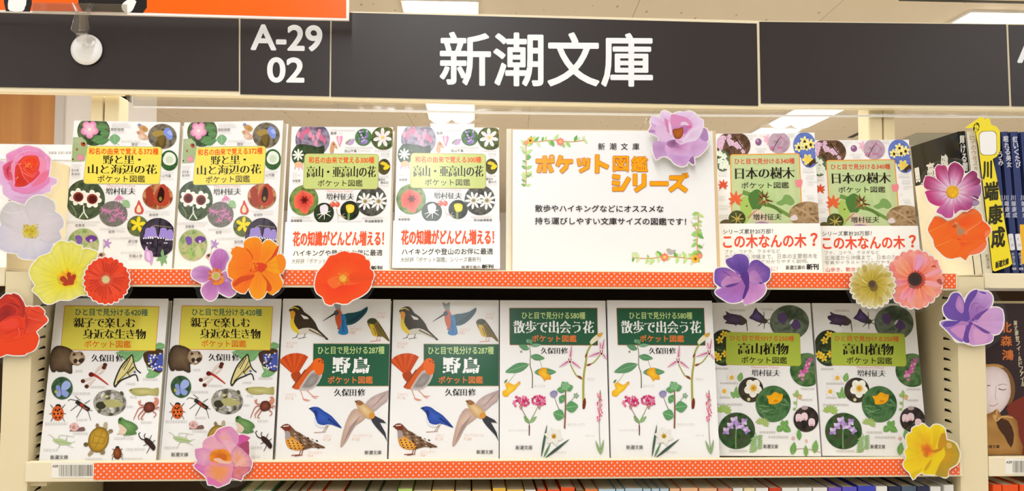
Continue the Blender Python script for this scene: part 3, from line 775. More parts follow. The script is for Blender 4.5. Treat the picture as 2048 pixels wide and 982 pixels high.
def band_alpine(a):
    a.T('花の知識がどんどん増える！', 74, 704, 682, 797, '#ee5624', 0.024)
    a.T('ハイキングや登山のお伴に最適', 76, 823, 676, 863, BK, 0.008); a.T('大好評『ポケット図鑑』シリーズ最新刊', 68, 879, 594, 910, '#777', 0.0)
    a.T('新潮文庫の', 468, 933, 592, 957, '#4a3d30', 0.0, 0.02); a.T('新刊', 603, 928, 678, 958, BK, 0.04)

def art_tree(a):           # 340
    a.D(140, 115, 118, 95, ['#3d2a20', '#5a4030', '#7a5a44', '#48342a'])
    for i in range(26):
        x, y = a.rnd.choice([(60,80),(95,70),(130,100),(165,115),(200,140),(70,120),(45,110)]); a.FL(x+a.rnd.uniform(-22,22), y+a.rnd.uniform(-20,20), 17, 5, '#d7aecb', '#e6c7dc', 0.6, a.rnd.random()*3)
    a.S(pr(150,60,220,150),10,5,'#3a2820')
    a.D(66, 215, 52, 68, ['#4d5f43', '#6d805c', '#3a4a34']); 
    for x, y in ((45,165),(75,185),(50,215),(85,225),(60,250),(95,250)): a.FL(x,y,22,5,'#e3eadb','#f0f4e8',0.7)
    a.E(313,92,22,23,'#8d5f8a'); a.E(307,84,9,10,'#c39ac0'); a.FL(372,70,30,5,'#efb9cd','#f3c9d8',0.3); a.S(pr(370,85,375,115),12,3,'#efb0c4')
    a.D(455, 98, 76, 70, ['#b393a8', '#c4a9b9', '#a98aa0'], 0.02); a.S(pr(470,50,440,95,410,150),4,5,'#3d2630'); a.S(pr(440,95,420,85),3,2,'#3d2630'); 
    for x, y in ((468,65),(412,128),(400,138),(470,130),(450,132)): a.E(x,y,10,8,'#c2759b')
    a.D(630, 115, 78, 85, ['#5468b4', '#6b80c8', '#4a5ca6'], 0.02); a.D(665, 200, 57, 62, ['#5468b4', '#6b80c8', '#4a5ca6'], 0.02)
    for x, y, r in ((590,128,32),(630,90,34),(672,110,36),(640,125,28)): a.FL(x,y,r,6,'#f1e27a','#f5ecb0',0.5,x); a.E(x+2,y+3,9,11,'#4a2a1a')
    a.FL(652,210,40,6,'#efcf5a','#f2e08a',0.6); a.F(pr(655,240,680,215,700,205,715,235,690,235,670,258),'#4a3420',3)
    wide_poly(a, pr(122,178,590,174,608,655,130,655), 14, '#c3cf93', '#efa045', 7)
    a.G(pr(125,185,585,182,604,650,135,650),(350,430),[(0,'#b6cf8a'),(.5,'#bdd19a'),(1,'#c5cf9c')],0,0,True,0.12)
    a.F(pr(180,480,215,445,260,480,300,540,270,560,240,600,200,640,190,560),'#a9c463',3); a.F(pr(430,490,470,470,490,440,530,445,560,490,530,510,500,500,460,510),'#7da45e',3); a.S(pr(200,420,260,440,320,490,420,520,560,600),30,22,'#6e9448'); a.F(pr(240,440,300,400,340,440,330,520,280,540,250,500),'#4f7a3a',3)
    a.F(pr(260,560,290,530,350,560,420,640,300,640),'#d9c7ae',3); a.S(pr(235,590,300,530),14,6,'#b98a6a')
    for i in range(46):
        t = a.rnd.random()*6.28; r = 15+a.rnd.random()*48; a.S([(345+12*math.cos(t),465+12*math.sin(t)),(345+r*math.cos(t)*1.1,465+r*math.sin(t))],10,3,a.rnd.choice(['#6e4a2a','#8d5f36','#54381f','#b07a46']),0)
    a.S(pr(370,500,420,520,470,560),22,16,'#5d7a3a'); a.E(228,510,7,5,'#4a5a2a')
    a.T('ひと目で見分ける340種', 147, 200, 560, 236, '#e0452c', 0.014)
    a.T('日本の樹木', 152, 259, 558, 333, BK, 0, 0.034, 0, '#c0cf98'); a.T('ポケット図鑑', 192, 355, 520, 396, '#2b2622', 0.008)
    a.T('増村征夫', 270, 562, 466, 603, '#2b2622', 0, 0.02)
    for x, y in ((565,345),(610,340),(600,390),(570,388)): a.leaf(590,367,x,y,34,'#ee8d94')
    def maple(x, y, r, c, ph):
        for k in range(7): a.leaf(x,y,x+r*math.cos(ph+k*.75-2.2)*(1 if k in(2,3,4) else .8),y+r*math.sin(ph+k*.75-2.2)*(1 if k in(2,3,4) else .8),r*.34,c)
        a.S([(x,y),(x-r*.7,y+r*.8)],3,2,c)
    maple(66,375,42,'#dc5230',-1.5); maple(150,470,62,'#e4653a',-1.5)
    a.D(650, 570, 132, 85, ['#6b4f34', '#9a7a54', '#b79a76', '#7a6040'], 0.03); a.F(pr(525,590,560,570,580,600,540,610),'#ded2d2',3); a.S(pr(560,520,640,560,720,620),14,8,'#b99a7a')
    a.D(160, 590, 58, 52, ['#2e3320', '#50582e', '#3d4426'])
    for i in range(14): a.S([(160,595),(160+45*math.cos(i*.9),592+40*math.sin(i*.9))],9,5,'#c9b45a' if i%2 else '#a5913f',0)
    a.D(85, 630, 46, 34, ['#3a3f26', '#5a6436', '#6a4a2a']); a.D(185,655,55,25,['#4a4f30','#7a5a40','#5d6436'])
    a.D(330, 650, 65, 38, ['#8d6a86', '#b795b0', '#6a4a66']); a.D(500,658,60,26,['#d9603a','#e8875a','#b0452a'])
    a.D(575,945,70,45,['#54381f','#7a5a44','#6e4a2a'])
    for x0,y,x1,h in ((228,46,300,9),(240,66,272,12),(325,46,340,9),(290,132,370,9),(305,147,357,14),(515,40,565,9),(522,52,560,12),(620,267,690,8),(618,284,692,14),(640,312,700,8),(638,328,695,13),(648,352,712,9),(648,368,690,9),(640,445,690,8),(650,460,695,13),(32,288,95,9),(36,304,90,13),(35,445,80,9),(36,462,75,12),(36,505,105,9),(40,522,95,14),(38,565,100,10),(38,580,92,12),(616,410,636,8)): a.SM(x0,y,x1,h)
def band_tree(a):
    a.T('シリーズ累計20万部！', 60, 664, 402, 696, '#4d4643', 0.006)
    a.T('この木なんの木', 62, 700, 632, 788, '#ea5030', 0.026); a.T('？', 664, 697, 708, 778, '#ea5030', 0.03)
    a.T('ブナ、コナラ、クヌギなど', 70, 797, 452, 824, '#9b9692', 0.0); a.T('北海道から沖縄まで、日本の主要樹木を', 70, 829, 708, 862, '#9b9692', 0.0); a.T('写真やイラストで分かりやすく説明。', 70, 866, 645, 891, '#9b9692', 0.0)
    a.T('山歩き、散歩のお供に！', 75, 911, 432, 940, '#e0604a', 0.006); a.T('新潮文庫の', 490, 905, 622, 934, '#4a423c', 0.0, 0.02); a.T('新刊', 634, 898, 716, 935, BK, 0.04)

def art_creature(a):       # 420
    for p in ((480,330,760,300),(560,380,640,330),(650,470,760,420),(690,460,660,330),(600,370,470,330),(700,300,770,290)): a.leaf(*p, 46, '#79ad72', '#a9cda0')
    a.F(pr(640,330,690,316,755,316,752,436,700,436,655,400,636,360),'#4b3624',2); a.F(pr(668,338,720,345,752,330,750,430,705,425,668,385),'#4a58b0',2)
    for i in range(22): a.E(664+a.rnd.random()*86, 335+a.rnd.random()*92, 6, 5, a.rnd.choice(['#f0eef2','#e8d8a8','#f0eef2']), n=8)
    a.S(pr(690,400,720,360),9,7,'#3a2a20')
    wide_poly(a, pr(172,71,726,71,706,317,148,315), 2, '#e7db58', '#e5812e', 3)
    a.T('ひと目で見分ける420種', 232, 84, 660, 123, '#2f6f60', 0.016)
    a.T('親子で楽しむ', 224, 135, 584, 190, BK, 0, 0.04, 0, '#e7db58'); a.T('身近な生き物', 280, 198, 648, 254, BK, 0, 0.04, 0, '#e7db58')
    a.T('ポケット図鑑', 286, 263, 560, 303, '#e8741e', 0.016); a.T('久保田', 328, 341, 458, 382, BK, 0, 0.028, 0, '#f5f3f2'); a.T('修', 472, 341, 515, 382, BK, 0, 0.028, 0, '#f5f3f2')
    a.G(pr(84,418,80,370,95,318,128,293,180,300,222,325,240,370,235,400,214,402,216,444,196,450,182,410,140,402,150,432,168,438,128,440,112,408,120,438,98,442), (160,365), [(0,'#77634c'),(.7,'#5d4a38'),(1,'#3a2c22')], 2, 0.1)
    a.G(pr(203,345,215,325,235,328,262,325,278,335,290,362,276,388,245,405,215,392,200,368),(246,365),[(0,'#cdb79a'),(1,'#9a8064')],3); a.F(pr(252,372,275,362,286,372,272,388,255,390),'#3d2d24',3); a.F(pr(222,372,240,366,246,384,228,392),'#3d2d24',3); a.E(250,388,9,6,'#e6d9c4'); a.E(256,381,5,4,'#15100d'); a.F(pr(216,350,224,332,238,345),'#4a3a2c',2); a.F(pr(262,332,276,335,272,350),'#4a3a2c',2)
    for p in (((345,452),(372,420),(408,400),24),((368,455),(395,435),(402,415),20),((335,470),(305,482),(278,492),20),((350,478),(325,500),(300,522),22)):
        a.S(p[:3],8,p[3],'#e4d2c6'); a.E(p[2][0],p[2][1],13,11,'#5a2a22')
    a.S(pr(320,450,360,465,428,513),20,6,'#bb3a2e'); a.E(327,455,16,13,'#6b1e18')
    a.F(pr(570,342,585,400,600,425,578,430,560,455,530,462,500,490,468,526,464,500,490,430,522,385),'#ddd08f',2)
    a.S(pr(570,342,528,380,495,425,464,500,468,526),8,9,'#2f2a22'); a.S(pr(570,342,584,400,600,430,622,446),7,7,'#2f2a22'); a.S(pr(468,526,500,490,545,470,590,455,605,492),9,7,'#2f2a22'); a.S(pr(560,360,520,430),5,4,'#2f2a22'); a.S(pr(545,372,510,420),4,4,'#2f2a22'); a.S(pr(575,380,540,440,480,500),4,4,'#2f2a22'); a.S(pr(582,410,540,450),9,7,'#55482f'); a.E(585,440,8,6,'#5a66a8'); a.S(pr(540,440,560,470),4,4,'#2f2a22')
    a.D(155, 532, 63, 64, ['#2c4630', '#4a6b48', '#3a5a3e']); a.F(pr(150,535,158,505,180,490,202,500,205,520,185,540,160,545),'#9fb0e6',3); a.F(pr(150,540,175,545,195,560,185,580,165,578,150,560),'#8e9fdc',3); a.F(pr(148,535,135,515,120,520,122,540,140,550),'#8496d4',3); a.F(pr(148,545,130,550,120,570,138,582,152,565),'#93a4de',3); a.E(120,552,9,10,'#b9b05a'); a.S(pr(145,520,152,575),5,3,'#5a5a7a')
    a.D(438, 615, 98, 74, ['#3d3b30', '#7a766a', '#b7b3a8', '#59564a'], 0.05)
    for i in range(20): a.E(365+a.rnd.random()*150, 560+a.rnd.random()*105, 14, 10, a.rnd.choice(['#cfcac6','#a9a496','#57533f','#e0dbd8']), a.rnd.random()*3, 10)
    a.E(385,630,30,22,'#3d3a2a'); a.F(pr(400,610,440,595,480,600,520,625,480,640,430,640),'#b3ad72',3); a.E(420,580,9,7,'#d9d27a'); a.S(pr(470,605,515,600),5,3,'#cfc9a0')
    a.G(pr(552,541,590,532,660,531,700,538,728,530,726,576,700,560,650,574,590,572,562,556),(640,552),[(0,'#cfc98a'),(1,'#a9a05a')],3); a.E(565,544,4,4,'#2a261a')
    for p in (pr(245,605,205,595,190,605),pr(250,625,205,660),pr(275,640,240,700),pr(290,620,320,600),pr(305,650,325,715),pr(262,600,230,575),pr(315,655,335,660)): a.S(p,4,3,'#4a4540')
    a.S(pr(238,606,275,630,316,656),22,24,'#2b2825'); a.E(272,628,13,9,'#a83a2a',0.6); a.S(pr(280,640,305,652),5,4,'#c96a3a')
    for dx in (-1,1):
        for p in ((30,-30,44,-46),(36,5,50,8),(30,30,40,50)): a.S([(130,668),(130+dx*p[0],670+p[1]),(130+dx*p[2],670+p[3])],4,3,'#3a2a22',0)
    a.E(133,634,17,12,'#201814'); a.G([(130+35*math.cos(t*.5236),674+42*math.sin(t*.5236)) for t in range(12)],(128,670),[(0,'#ee7a35'),(1,'#c9521f')],3)
    for x, y in ((118,655),(140,652),(110,678),(132,676),(152,675),(120,698),(142,698),(130,660)): a.E(x,y,6,6,'#231a16',n=8)
    for p in (pr(640,640,610,650,580,710),pr(645,650,610,690,615,712),pr(655,660,625,705,640,710),pr(640,630,615,625,622,600),pr(695,655,730,640,735,665),pr(690,660,715,680,700,700),pr(700,640,725,655)): a.S(p,8,4,'#bb7560')
    a.F(pr(690,625,710,600,700,590,722,586,732,610,715,635),'#d58a72',2); a.F(pr(612,625,606,605,625,610),'#d58a72',2); a.G(pr(640,640,655,615,690,612,708,635,700,660,665,672,645,662),(672,640),[(0,'#8d4a38'),(1,'#55281e')],3)
    a.F(pr(200,775,215,765,250,758,280,752,290,760,288,774,240,776),'#7d5c55',3); a.D(227,752,27,24,['#d9a6a0','#e6c2bc','#b98580']); a.E(224,754,11,10,'#c08d86')
    for p in ((382,770,365,745),(412,765,412,738),(420,790,445,775),(330,850,295,852),(400,880,395,900),(335,890,312,915)): a.S([p[:2],p[2:]],24,16,'#a99a76',0)
    a.E(412,742,12,18,'#b9aa86',0.3); a.E(364,745,10,13,'#8d7a55'); a.E(444,776,14,11,'#8d7a55'); a.E(297,852,14,12,'#6e5a35'); a.E(396,898,15,12,'#8d7a55')
    a.G([(372+(60*math.cos(t*.5236)*math.cos(.35)-74*math.sin(t*.5236)*math.sin(.35)),825+(60*math.cos(t*.5236)*math.sin(.35)+74*math.sin(t*.5236)*math.cos(.35))) for t in range(12)],(374,822),[(0,'#c9a03a'),(.8,'#b58c2c'),(1,'#6e5218')],3,0,True,0.1)
    for q in (pr(395,770,380,815,350,875),pr(350,785,335,840),pr(420,800,400,850),pr(345,800,410,815),pr(335,840,400,850)): a.S(q,3,3,'#8a691f')
    a.G(pr(488,728,492,705,510,698,530,712,570,725,600,745,606,765,590,775,600,792,560,800,530,795,545,770,520,760,500,745),(545,745),[(0,'#7da566'),(1,'#4f7a40')],3); a.F(pr(490,735,515,745,540,770,525,795,490,785,500,765),'#e6cbb6',3); a.E(500,712,6,6,'#2a2a1a'); a.S(pr(480,795,505,790),5,3,'#d9b49a'); a.S(pr(520,800,560,800),7,5,'#8fa06a')
    for p in (pr(125,830,90,800,75,795),pr(150,835,140,800,230,808),pr(170,845,190,800),pr(190,845,235,835),pr(150,845,130,875),pr(185,855,225,870)): a.S(p,3,2,'#a3a886')
    a.F(pr(100,822,120,818,160,822,212,846,170,852,130,846),'#b5c795',3); a.S(pr(115,832,205,846),4,3,'#8fa86a')
    a.F(pr(645,822,662,816,690,835,714,870,700,890,672,862,650,842),'#3a2520',3); a.S(pr(652,830,625,820,612,795,622,785),7,4,'#2d1c18'); a.S(pr(655,825,645,805,652,792),5,4,'#2d1c18')
    for p in (pr(665,850,640,862),pr(680,870,660,905),pr(690,845,712,830),pr(672,835,690,800)): a.S(p,4,3,'#2d1c18')
    for dx in (-1,1):
        for q in (-22,6,26): a.S([(485,900),(485+dx*28,900+q),(485+dx*32,912+q*1.4)],4,3,'#33221c',0)
    a.E(485,872,12,10,'#2a1c18'); a.G([(485+25*math.cos(t*.5236),904+34*math.sin(t*.5236)) for t in range(12)],(480,898),[(0,'#a5582a'),(1,'#5a2d18')],2)
    a.T('新潮文庫', 87, 911, 192, 935, '#54504c', 0.0, 0.015)
    for x0,y,x1,h in ((235,430,280,12),(322,520,412,12),(535,502,590,12),(635,475,725,13),(218,556,320,13),(540,632,580,12),(560,577,600,12),(58,726,188,14),(240,706,305,12),(625,722,690,12),(220,783,312,13),(462,812,582,13),(535,875,652,13),(48,876,132,13),(295,930,398,13),(515,930,635,13)): a.SM(x0,y,x1,h,'#d6d1cf')

def art_bird(a):           # 287
    # yellow breasted bird
    a.F(pr(84,98,104,78,135,71,158,86,172,108,205,130,240,172,256,205,312,256,302,262,240,236,200,226,150,232,112,214,92,180,96,125),'#3f3324',2)
    a.F(pr(96,110,116,128,112,160,140,205,190,222,150,232,112,214,92,180,95,140),'#f3d338',2); a.F(pr(92,100,116,105,118,128,100,150,92,130),'#efa52e',2); a.F(pr(140,205,200,195,250,215,300,260,240,236,200,226,150,232),'#ddd6c9',2); a.F(pr(150,120,192,136,198,147,170,146),'#f6f3ec'); a.S(pr(94,88,118,82,140,94),7,5,'#ecd23a'); a.S(pr(82,97,98,97),7,4,'#2a241c')
    a.S(pr(200,205,300,252),8,5,'#6a5c44'); a.S(pr(140,228,125,248),4,3,'#54483c'); a.S(pr(180,228,170,250),4,3,'#54483c'); a.S(pr(105,254,135,246),3,3,'#54483c'); a.S(pr(138,256,185,248),3,3,'#54483c')
    # kingfisher in flight
    for i in range(9): a.S([(366+i*1.5,112-i*2),(338+i*5.2,58-abs(4-i)*2.5)],9,5,'#8d979a' if i%2 else '#a9b0b0',0)
    a.F(pr(400,122,455,112,500,100,536,78,537,100,520,125,490,155,450,178,408,176),'#24545f',2)
    for i in range(8): a.S([(420+i*6,165-i*3),(470+i*9,165-i*10)],5,3,'#1a3f4a',0)
    a.F(pr(352,100,372,92,390,115,392,180,378,206,366,190,352,150),'#da6238',2); a.F(pr(384,120,412,130,418,175,430,225,400,236,370,226,378,200,390,165),'#3484c4',2); a.S(pr(395,150,402,220),10,14,'#2a6cae'); a.E(358,112,14,14,'#4a5a62'); a.S(pr(350,116,280,158),10,2,'#2a2a2a'); a.E(372,200,7,5,'#c94a2a')
    # small bunting
    a.F(pr(536,162,556,143,588,148,618,185,668,262,660,270,630,246,600,246,572,238,556,205),'#786629',2); a.F(pr(552,172,575,180,590,215,600,245,572,238,556,205),'#d9b436',2); a.F(pr(536,162,556,143,585,146,594,165,568,176,552,172),'#40421f',2)
    for p in (pr(600,170,640,225),pr(590,180,625,230),pr(610,178,662,255),pr(575,195,590,235)): a.S(p,4,3,'#43361a')
    a.S(pr(600,244,595,266),3,3,'#d9806a'); a.S(pr(618,246,608,268),3,3,'#d9806a'); a.S(pr(558,272,620,268),4,3,'#dd8f7c')
    # green title panel
    wide_poly(a, pr(229,285,690,287,690,521,229,521), 2, '#2d6146', '#c9a878', 2.5)
    a.T('ひと目で見分ける287種', 255, 300, 641, 342, '#cfe79a', 0.012); a.T('野', 346, 362, 442, 450, '#fdfdfd', 0.0, 0.06, 0, '#2d6146'); a.T('鳥', 458, 362, 552, 450, '#fdfdfd', 0.0, 0.06, 0, '#2d6146')
    a.T('ポケット図鑑', 316, 467, 577, 508, '#ea7d3c', 0.018); a.T('久保田', 355, 537, 482, 578, BK, 0, 0.028, 0, '#f5f3f2'); a.T('修', 492, 537, 535, 578, BK, 0, 0.028, 0, '#f5f3f2')
    # orange robin
    for i in range(9):
        t = -2.45+i*0.17; a.S([(128,455),(128+128*math.cos(t),455+118*math.sin(t))],20,28,'#dd5a24' if i%2 else '#c94c1c',0)
    a.F(pr(100,455,150,440,160,480,135,500,118,490),'#b0481e',2)
    a.G(pr(112,532,140,485,175,440,212,405,235,375,260,364,282,372,292,398,288,440,262,500,228,535,190,545,150,540),(200,480),[(0,'#e0672c'),(1,'#d35a22')],2,0.08)
    a.G(pr(200,460,235,430,285,440,265,500,225,538,180,545,150,538,170,505),(220,495),[(0,'#a59d9a'),(.6,'#8a8380'),(1,'#d6cdc8')],2); a.F(pr(236,375,262,364,284,374,292,400,288,446,262,462,240,440,225,410),'#ec6a20',2); a.S(pr(276,382,290,364),6,2,'#4a3a34'); a.S(pr(278,390,294,390),6,2,'#4a3a34'); a.E(264,382,4,4,'#1a1412'); a.S(pr(185,430,110,530),8,6,'#8d3f1e')
    for p in (pr(155,540,180,600),pr(195,545,235,582),pr(170,592,215,602),pr(180,600,205,606),pr(225,580,265,580),pr(232,583,252,592)): a.S(p,5,4,'#e39a84')
    # blue bird
    a.G(pr(212,648,236,638,268,642,300,664,342,690,400,752,392,757,340,738,300,742,262,732,248,700,244,664),(285,695),[(0,'#3d5fc0'),(1,'#2b4a9e')],2); a.F(pr(244,690,262,732,300,742,330,735,300,755,262,752,242,720),'#e3e6ea',2); a.S(pr(210,648,232,650),7,3,'#22242c'); a.S(pr(320,705,392,752),8,6,'#1f2f66'); a.F(pr(238,655,260,665,258,695,246,690),'#24387e',2)
    for p in (pr(318,742,292,780),pr(325,742,305,780),pr(242,784,310,780)): a.S(p,4,3,'#b08a7e')
    # swallow
    a.G(pr(495,650,458,664,425,730,402,820,398,868,420,850,445,810,482,745,545,698),(470,720),[(0,'#dcbfae'),(1,'#bd9f92')],2,0.1); a.G(pr(535,628,575,585,630,560,690,545,690,585,630,632,575,672),(600,610),[(0,'#d6bdb0'),(1,'#b5a0a2')],2,0.1)
    for i in range(8): a.S([(510-i*8,690+i*8),(440-i*4,800+i*7)],3,2,'#a08a86',0); a.S([(575+i*8,640-i*8),(600+i*9,630-i*10)],3,2,'#9a8c92',0)
    a.F(pr(572,705,592,688,690,742,625,728,690,835,602,752),'#3d3d44',2); a.G(pr(478,608,505,602,540,626,586,664,592,698,560,708,520,682,496,648),(535,655),[(0,'#e9cb9a'),(1,'#c9a06c')],2); a.F(pr(480,608,506,602,528,620,505,632,488,622),'#9a6a48',2); a.S(pr(476,606,492,612),5,3,'#33261f'); a.F(pr(560,680,590,672,592,700,568,706),'#d9963f',2)
    # quail
    a.G(pr(48,752,74,735,100,740,116,766,160,785,232,832,302,862,300,872,230,868,180,882,122,880,85,858,74,810,72,772),(150,820),[(0,'#8d6f55'),(1,'#6b4a34')],2,0.1)
    a.G(pr(74,795,100,800,150,830,185,865,160,884,118,880,85,858),(120,845),[(0,'#f0b550'),(1,'#d99036')],2); a.F(pr(50,750,74,735,100,740,106,768,76,775),'#7a3324',2); a.F(pr(76,775,100,782,104,815,78,820),'#a99a9c',2); a.S(pr(62,748,95,745),6,5,'#e6dccf'); a.S(pr(46,752,60,754),7,3,'#4a3a34')
    for i in range(16): a.E(92+(i%4)*24+(i//4)*6, 830+(i//4)*14, 6, 3.5, '#5a3018', 0.3, 8)
    for i in range(18): a.E(130+(i%6)*26+(i//6)*4, 790+(i//6)*20+(i%6)*8, 8, 4, '#3f3028' if i%2 else '#b5a58d', 0.4, 8)
    for p in (pr(168,882,158,910),pr(180,880,172,908),pr(112,912,165,908),pr(130,916,178,910)): a.S(p,5,4,'#8d4a3a')
    for t, x0, y0, x1, y1 in (('キビタキ',72,274,134,290),('P132',72,294,112,308),('アオジ',596,110,645,126),('P145',596,130,638,145),('カワセミ',440,196,502,212),('P82',440,216,470,231),('コマドリ',72,562,133,580),('P116',72,583,118,597),('コルリ',300,794,345,810),('P119',297,815,340,831),('コジュケイ',208,887,292,904),('P54',208,908,240,922),('コシアカツバメ',468,792,582,808),('P100',466,814,510,829)): a.T(t,x0,y0,x1,y1,'#f0c6b8')
    a.T('新潮文庫', 540, 885, 638, 908, '#4a4642', 0.0, 0.015)

def art_stroll(a):         # 580
    wide_poly(a, pr(82,79,601,77,604,285,84,284), 2, '#2d5f45', '#b06a44', 3)
    a.T('ひと目で見分ける580種', 155, 99, 531, 138, '#cfe79a', 0.012); a.T('散歩で出会う花', 107, 149, 581, 219, '#f6f7f4', 0, 0.036, 0, '#2d5f45'); a.T('ポケット図鑑', 214, 230, 478, 268, '#ea7d3c', 0.018)
    a.T('久保田', 268, 300, 380, 336, BK, 0, 0.028, 0, '#f5f3f2'); a.T('修', 388, 300, 428, 336, BK, 0, 0.028, 0, '#f5f3f2')
    # yellow balsam
    a.S(pr(195,265,205,330,203,400,216,450,216,530),3,6,'#6f6b4a'); a.S(pr(203,395,130,395),3,2,'#7d8a5a'); a.S(pr(130,425,90,480,70,500),2,2,'#8a9a6a'); a.S(pr(250,345,275,415),3,2,'#8a9a6a')
    for p in ((195,395,55,440,52),(205,350,290,362,36),(198,310,135,288,32),(205,290,270,285,20),(190,275,185,252,16),(228,440,358,438,48),(215,280,195,252,24)): a.leaf(*p,'#5f9468' if p[4]>20 else '#7aa884','#93b890')
    a.E(150,324,6,7,'#8aa06a'); a.leaf(50,502,68,480,12,'#7d8a5a')
    a.G(pr(55,510,75,498,110,512,140,492,130,520,108,545,85,560,68,578,42,574,40,548,62,535),(85,535),[(0,'#f7d548'),(1,'#efae1e')],3); a.S(pr(130,500,143,495,140,515),5,3,'#d98a1e')
    a.G(pr(255,430,275,415,300,418,305,445,325,460,324,482,300,480,288,492,275,470,250,448),(285,450),[(0,'#f5c83a'),(1,'#e89a1c')],3)
    # orchid stem
    a.S(pr(520,640,520,480,535,380,545,320,590,250),14,9,'#a9a955'); a.S(pr(520,480,480,460,450,410,440,385),8,6,'#a9a955'); a.S(pr(535,400,580,385,620,340),8,6,'#a9a955'); a.F(pr(514,645,518,600,530,585,535,610,528,645),'#7a3326',2); a.leaf(512,478,484,458,14,'#8d4436'); a.leaf(540,402,568,392,12,'#8d4436'); a.leaf(530,358,542,330,10,'#8d4436')
    a.F(pr(558,270,575,245,610,220,635,215,625,240,595,265,570,280),'#ece3c6',3); a.F(pr(600,225,635,214,628,235,610,240),'#d9a94a',2)
    for (x, y), tips in (((440,372),((450,285),(375,412),(505,418))),((628,325),((618,268),(548,352),(665,370),(645,250)))):
        for tx, ty in tips: a.leaf(x,y,tx,ty,22,'#eed2dc'); a.S([(x,y),(tx,ty)],11,2,'#c06a90',0)
        a.F(pr(x-12,y-14,x+10,y-16,x+14,y+4,x+6,y+18,x-8,y+16),'#f3e2e0',2); a.S(pr(x-8,y-10,x-4,y+12),5,4,'#6a2334'); a.S(pr(x+6,y-12,x+4,y+12),5,4,'#8d3a50'); a.E(x,y+10,6,5,'#5a1c2a')
    # campion
    a.S(pr(197,798,197,730,165,670,150,640),6,3,'#7d6f62'); a.S(pr(197,725,230,670,248,635),5,3,'#8a9a6e'); a.leaf(197,728,165,688,22,'#7fa36a'); a.leaf(199,725,242,690,22,'#8fb37a'); a.S(pr(197,798,197,740),6,6,'#6d4a44',0)
    for cx, cy, rx, ry in ((148,605,52,32),(256,602,44,30)):
        for i in range(60):
            t = a.rnd.random()*6.28; r = a.rnd.random()**.5; a.E(cx+rx*r*math.cos(t), cy+ry*r*math.sin(t), 8, 5.5, a.rnd.choice(['#cf3f74','#e0608f','#b92f62','#e884a8']), a.rnd.random()*3, 7)
        a.leaf(cx,cy+20,cx+2,cy+48,18,'#b98a7a')
    # violet speedwell
    a.S(pr(407,758,412,650,413,540),10,7,'#8d5f45'); a.S(pr(405,690,370,640,345,575),4,3,'#7d7a5a'); a.S(pr(415,655,440,610,470,575),4,3,'#8a9a5e')
    for p in ((404,690,340,670,62),(415,640,488,630,64),(408,600,375,580,52),(412,540,362,538,36),(412,535,458,520,40),(410,530,395,492,34),(412,530,425,495,34)): a.leaf(*p,'#5f9a63','#9cc795')
    a.FL(412,518,26,5,'#7fb080','#8fbf8a',0.5); a.F(pr(320,560,335,545,358,545,366,560,352,580,330,580),'#9a94b8',3); a.S(pr(322,560,345,548,364,560),5,4,'#7a7aa0'); a.FL(476,572,17,5,'#8fb28a','#6f9a6c',0.4); a.E(476,572,5,5,'#b9b0c8')
    # white lily
    a.leaf(268,920,303,735,14,'#4d6350'); a.leaf(282,922,325,838,12,'#5f8a55'); a.leaf(292,924,436,818,16,'#465a4c')
    for i in range(6): t = i*1.047+.25; a.leaf(343,803,343+58*math.cos(t),803+54*math.sin(t),34,'#ebe7df','#d9d3c8')
    a.E(343,803,13,13,'#d9b048'); 
    for i in range(7): a.S([(343,806),(343+16*math.cos(i*.9),800+16*math.sin(i*.9))],4,3,'#a5781f',0)
    # knotweed spike
    a.S(pr(622,900,614,780,616,650,620,540),4,3,'#8a7a6a'); a.S(pr(617,600,620,545),10,5,'#6f8a62')
    for i in range(44): y = 560+i*3.6; a.E(616+a.rnd.uniform(-14,14), y, 6, 3.5, a.rnd.choice(['#e0708f','#d9547a','#eb97ab']), a.rnd.random(), 7)
    for p in ((620,902,590,825,14),(622,902,640,820,14),(622,904,606,855,12),(624,902,632,850,12)): a.leaf(*p,'#8fae78')
    for t, x0, y0, x1, y1 in (('キツリフネ',228,511,292,525),('マヤラン',540,472,590,487),('ムシトリナデシコ',76,761,187,774),('オオイヌノフグリ',424,727,528,742),('タマスダレ',355,886,420,900),('ヌスビトハギ',532,793,584,805)): a.T(t,x0,y0,x1,y1,'#c9c4c0')
    a.T('新潮文庫', 116, 853, 216, 877, '#4a4642', 0.0, 0.015)

